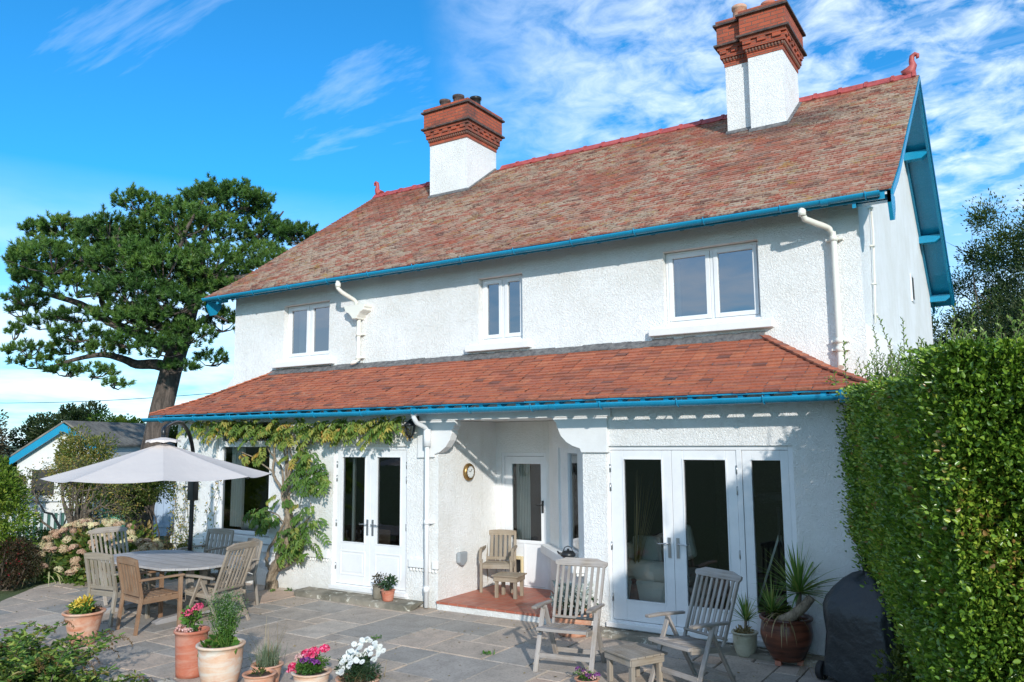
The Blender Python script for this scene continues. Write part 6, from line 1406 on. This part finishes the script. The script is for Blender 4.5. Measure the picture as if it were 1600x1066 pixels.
m = MB(); m.tube([(0, 0, .2), (.01, 0, .3), (.02, 0, .38)], [.016, .014, .018], 8); m.build('stem', 'vine_bark', p); n = 46; blades('blades', [(.02, 0, .36)] * n, rng.uniform(0, 6.28, n), rng.uniform(.2, 1.5, n), rng.uniform(.2, .34, n), rng.uniform(.012, .018, n), 'cordyline', p, grav=1.2)
p = pot('potted_cordyline', 'big dark brown glazed pot with a large spiky cordyline and a log', (8.92, -.30, .045), .24, .42, .15, 'glazed_brown', .022, .26, cat='potted plant')
for a in (0, 2.1, 4.2):
    m = MB(); m.box(.13 * math.cos(a) - .03, .13 * math.cos(a) + .03, .13 * math.sin(a) - .03, .13 * math.sin(a) + .03, -.045, .001); m.build('pot_foot', 'terracotta_red', p)
p.location = p.location; p.rotation_euler = (0, 0, 0)
m = MB(); m.tube([(.10, 0, .38), (.13, .02, .55), (.14, .02, .68)], [.03, .026, .03], 10); m.tube([(-.1, -.05, .38), (-.12, -.06, .46)], [.02, .02], 8); m.build('stem', 'vine_bark', p)
n = 95; el = rng.uniform(-.1, 1.5, n); blades('blades', [(.14, .02, .66)] * n, rng.uniform(0, 6.28, n), el, rng.uniform(.34, .58, n), rng.uniform(.018, .026, n), 'cordyline', p, grav=.75)
n = 60; blades('small_blades', [(-.12, -.06, .45)] * n, rng.uniform(0, 6.28, n), rng.uniform(.3, 1.5, n), rng.uniform(.22, .42, n), rng.uniform(.010, .016, n), 'cordyline', p, grav=1.2)
n = 14; blades('dead_blades', [(.0, -.08, .44)] * n, rng.uniform(-2.6, 0, n), rng.uniform(-.4, .5, n), rng.uniform(.3, .42, n), rng.uniform(.012, .018, n), 'dry_stem', p, grav=5)
tuft(p, .40, .18, .10, 300, .04, 'olive_shrub', 'low_foliage')
m = MB(); m.tube([(-.02, -.18, .40), (.10, -.19, .46), (.22, -.17, .56), (.30, -.15, .66)], [.05, .052, .05, .042], 12); m.build('log', 'vine_bark', p)
ws = MB()
for k in range(7): a = .2 + k * .12; b = Vector((9.10 + k * .01, -.72 + k * .012, .0)); ws.tube([b, b + Vector((.05, 0, .10 + .02 * k)), b + Vector((.12 + .02 * k, -.02, .12 + .01 * k)), b + Vector((.17 + .02 * k, -.05, .02))], .002, 4, False)
tag(ws.build('grass_wisp', 'dry_stem'), 'wisp of pale dry grass growing from a paving joint before the brown pot', 'grass')

# ---------------- buddleia and rough stones along the near edge
rk_l = ['rough pale stone at the patio edge, half hidden by the near shrub']
for k in range(34):
    x = 1.5 + (k % 17) * .19 + random.uniform(-.05, .05); y = -4.26 - .17 * (k // 17) + random.uniform(-.05, .05); s = random.uniform(.07, .13); m = MB(); m.ball((0, 0, 0), s * 1.2, s, s * .75, 12, 8, None, .10)
    o = m.build('edging_stone', 'rock'); o.location = (x, y, .0 + s * .3); o.rotation_euler = (0, 0, random.random() * 6); tag(o, 'rough pale edging stone in the rows along the near left edge of the patio', 'stone', 'rough edging stones along the near patio edge')
def buddleia(label, loc, nst, hmin, hmax, spread, seed):
    c = T('buddleia_bush', label, 'shrub', loc, 0, 'arching shrubs along the near edge of the patio'); m = MB(); Ps, Ds, sp_, sd_ = [], [], [], []; 
    for _ in range(nst):
        a = random.uniform(0, 2 * PI); L = random.uniform(hmin, hmax); d = Vector((math.cos(a) * spread, math.sin(a) * spread, 1)).normalized(); p = Vector((random.gauss(0, .22), random.gauss(0, .12), 0)); pts = [p.copy()]; n = 12
        for i in range(n): d = (d + Vector((math.cos(a) * .05, math.sin(a) * .05, -.035)) + Vector(rng.normal(size=3)) * .05).normalized(); p = p + d * L / n; pts.append(p.copy())
        m.tube(pts, [.006 - .004 * i / n for i in range(n + 1)], 5, False)
        for i in range(1, n + 1):
            for q in range(4): b = pts[i] + Vector(rng.normal(size=3)) * .012; Ps.append(tuple(b)); Ds.append(tuple(Vector((math.cos(q * 1.57 + i), math.sin(q * 1.57 + i), random.random() * .5))))
        if random.random() < .45:
            e = pts[-1]; dv_ = (pts[-1] - pts[-2]).normalized()
            for q in range(70): t = random.random(); dv2 = (dv_ + Vector((0, 0, -.9 * t))).normalized(); sp_.append(tuple(e + dv2 * t * .16 + Vector(rng.normal(size=3)) * .009 * (1.3 - t))); sd_.append(tuple(Vector(rng.normal(size=3)) + dv2))
    m.build('stems', 'twig', c); n = len(Ps); leaves('foliage', Ps, Ds, rng.uniform(.045, .095, n), rng.uniform(.014, .026, n), 'buddleia_leaf', c, droop=.3)
    if sp_: leaves('flower_spikes', sp_, sd_, .014, .009, 'buddleia_spike', c)
buddleia('arching green shrub with brown spent spikes at the bottom left corner', (3.2, -5.0, 0), 34, .5, .85, .6, 1)
buddleia('arching green shrub with brown spikes below the lone begonia pot', (2.75, -4.75, 0), 26, .4, .75, .7, 2)
buddleia('arching green shrub nearest the tall red-brown geranium pot', (4.2, -4.9, 0), 13, .3, .52, .8, 3)
buddleia('arching green shrub partly cut off by the left edge, below the patio corner', (2.0, -4.75, 0), 24, .35, .65, .75, 4)
P, D, rn, cc = clumps((0, 0, .10), (2.2, .5, .14), 90, .12, 9000, shell=.1); P[:, 2] = np.maximum(P[:, 2], .0)
o = leaves('ground_cover', P, D, rng.uniform(.03, .06, len(P)), .025, 'olive_shrub', rn=rn); o.location = (3.1, -4.95, 0); o['kind'] = 'stuff'; o['label'] = 'low tangled green ground cover below the near shrubs'
P, D, rn, cc = clumps((0, 0, .08), (.9, .8, .18), 60, .14, 6000, shell=.1); P[:, 2] = np.maximum(P[:, 2], .0)
shrub('weedy_shrub', 'dark weedy undergrowth at the foot of the hedge beside the barbecue', 'plant', (10.25, -1.6, 0), (.3, .6, .30), 3600, .045, 'olive_shrub', K=30, cr=.14)
P = np.column_stack([rng.uniform(-2, 9, 260), -4.0 + 3.9 * rng.random(260) ** .8, np.full(260, .008)]); D = rng.normal(size=(260, 3)) * [1, 1, .12]
o = leaves('fallen_leaves', P, D, rng.uniform(.015, .04, 260), .014, 'dry_stem', N=np.tile([0, 0, 1.0], (260, 1)) + rng.normal(size=(260, 3)) * .3); o['kind'] = 'stuff'; o['label'] = 'scattered small dry leaves on the paving'
# leaves of weeds in the paving joints
for x, y, lab in ((1.35, -.12, 'small green weed at the foot of the wall near the wisteria'), (6.1, -1.6, 'tiny weed in a paving joint in front of the porch'), (4.6, -1.7, 'tiny weed in a paving joint left of the porch front'), (1.2, -.3, 'tuft of weeds beside the wisteria base')):
    P = rng.normal(size=(26, 3)) * [.035, .035, .008]; P[:, 2] = np.abs(P[:, 2]); o = leaves('weed', P, rdir(26, .5), .035, .015, 'pot_green'); o.location = (x, y, 0); tag(o, lab, 'weed')
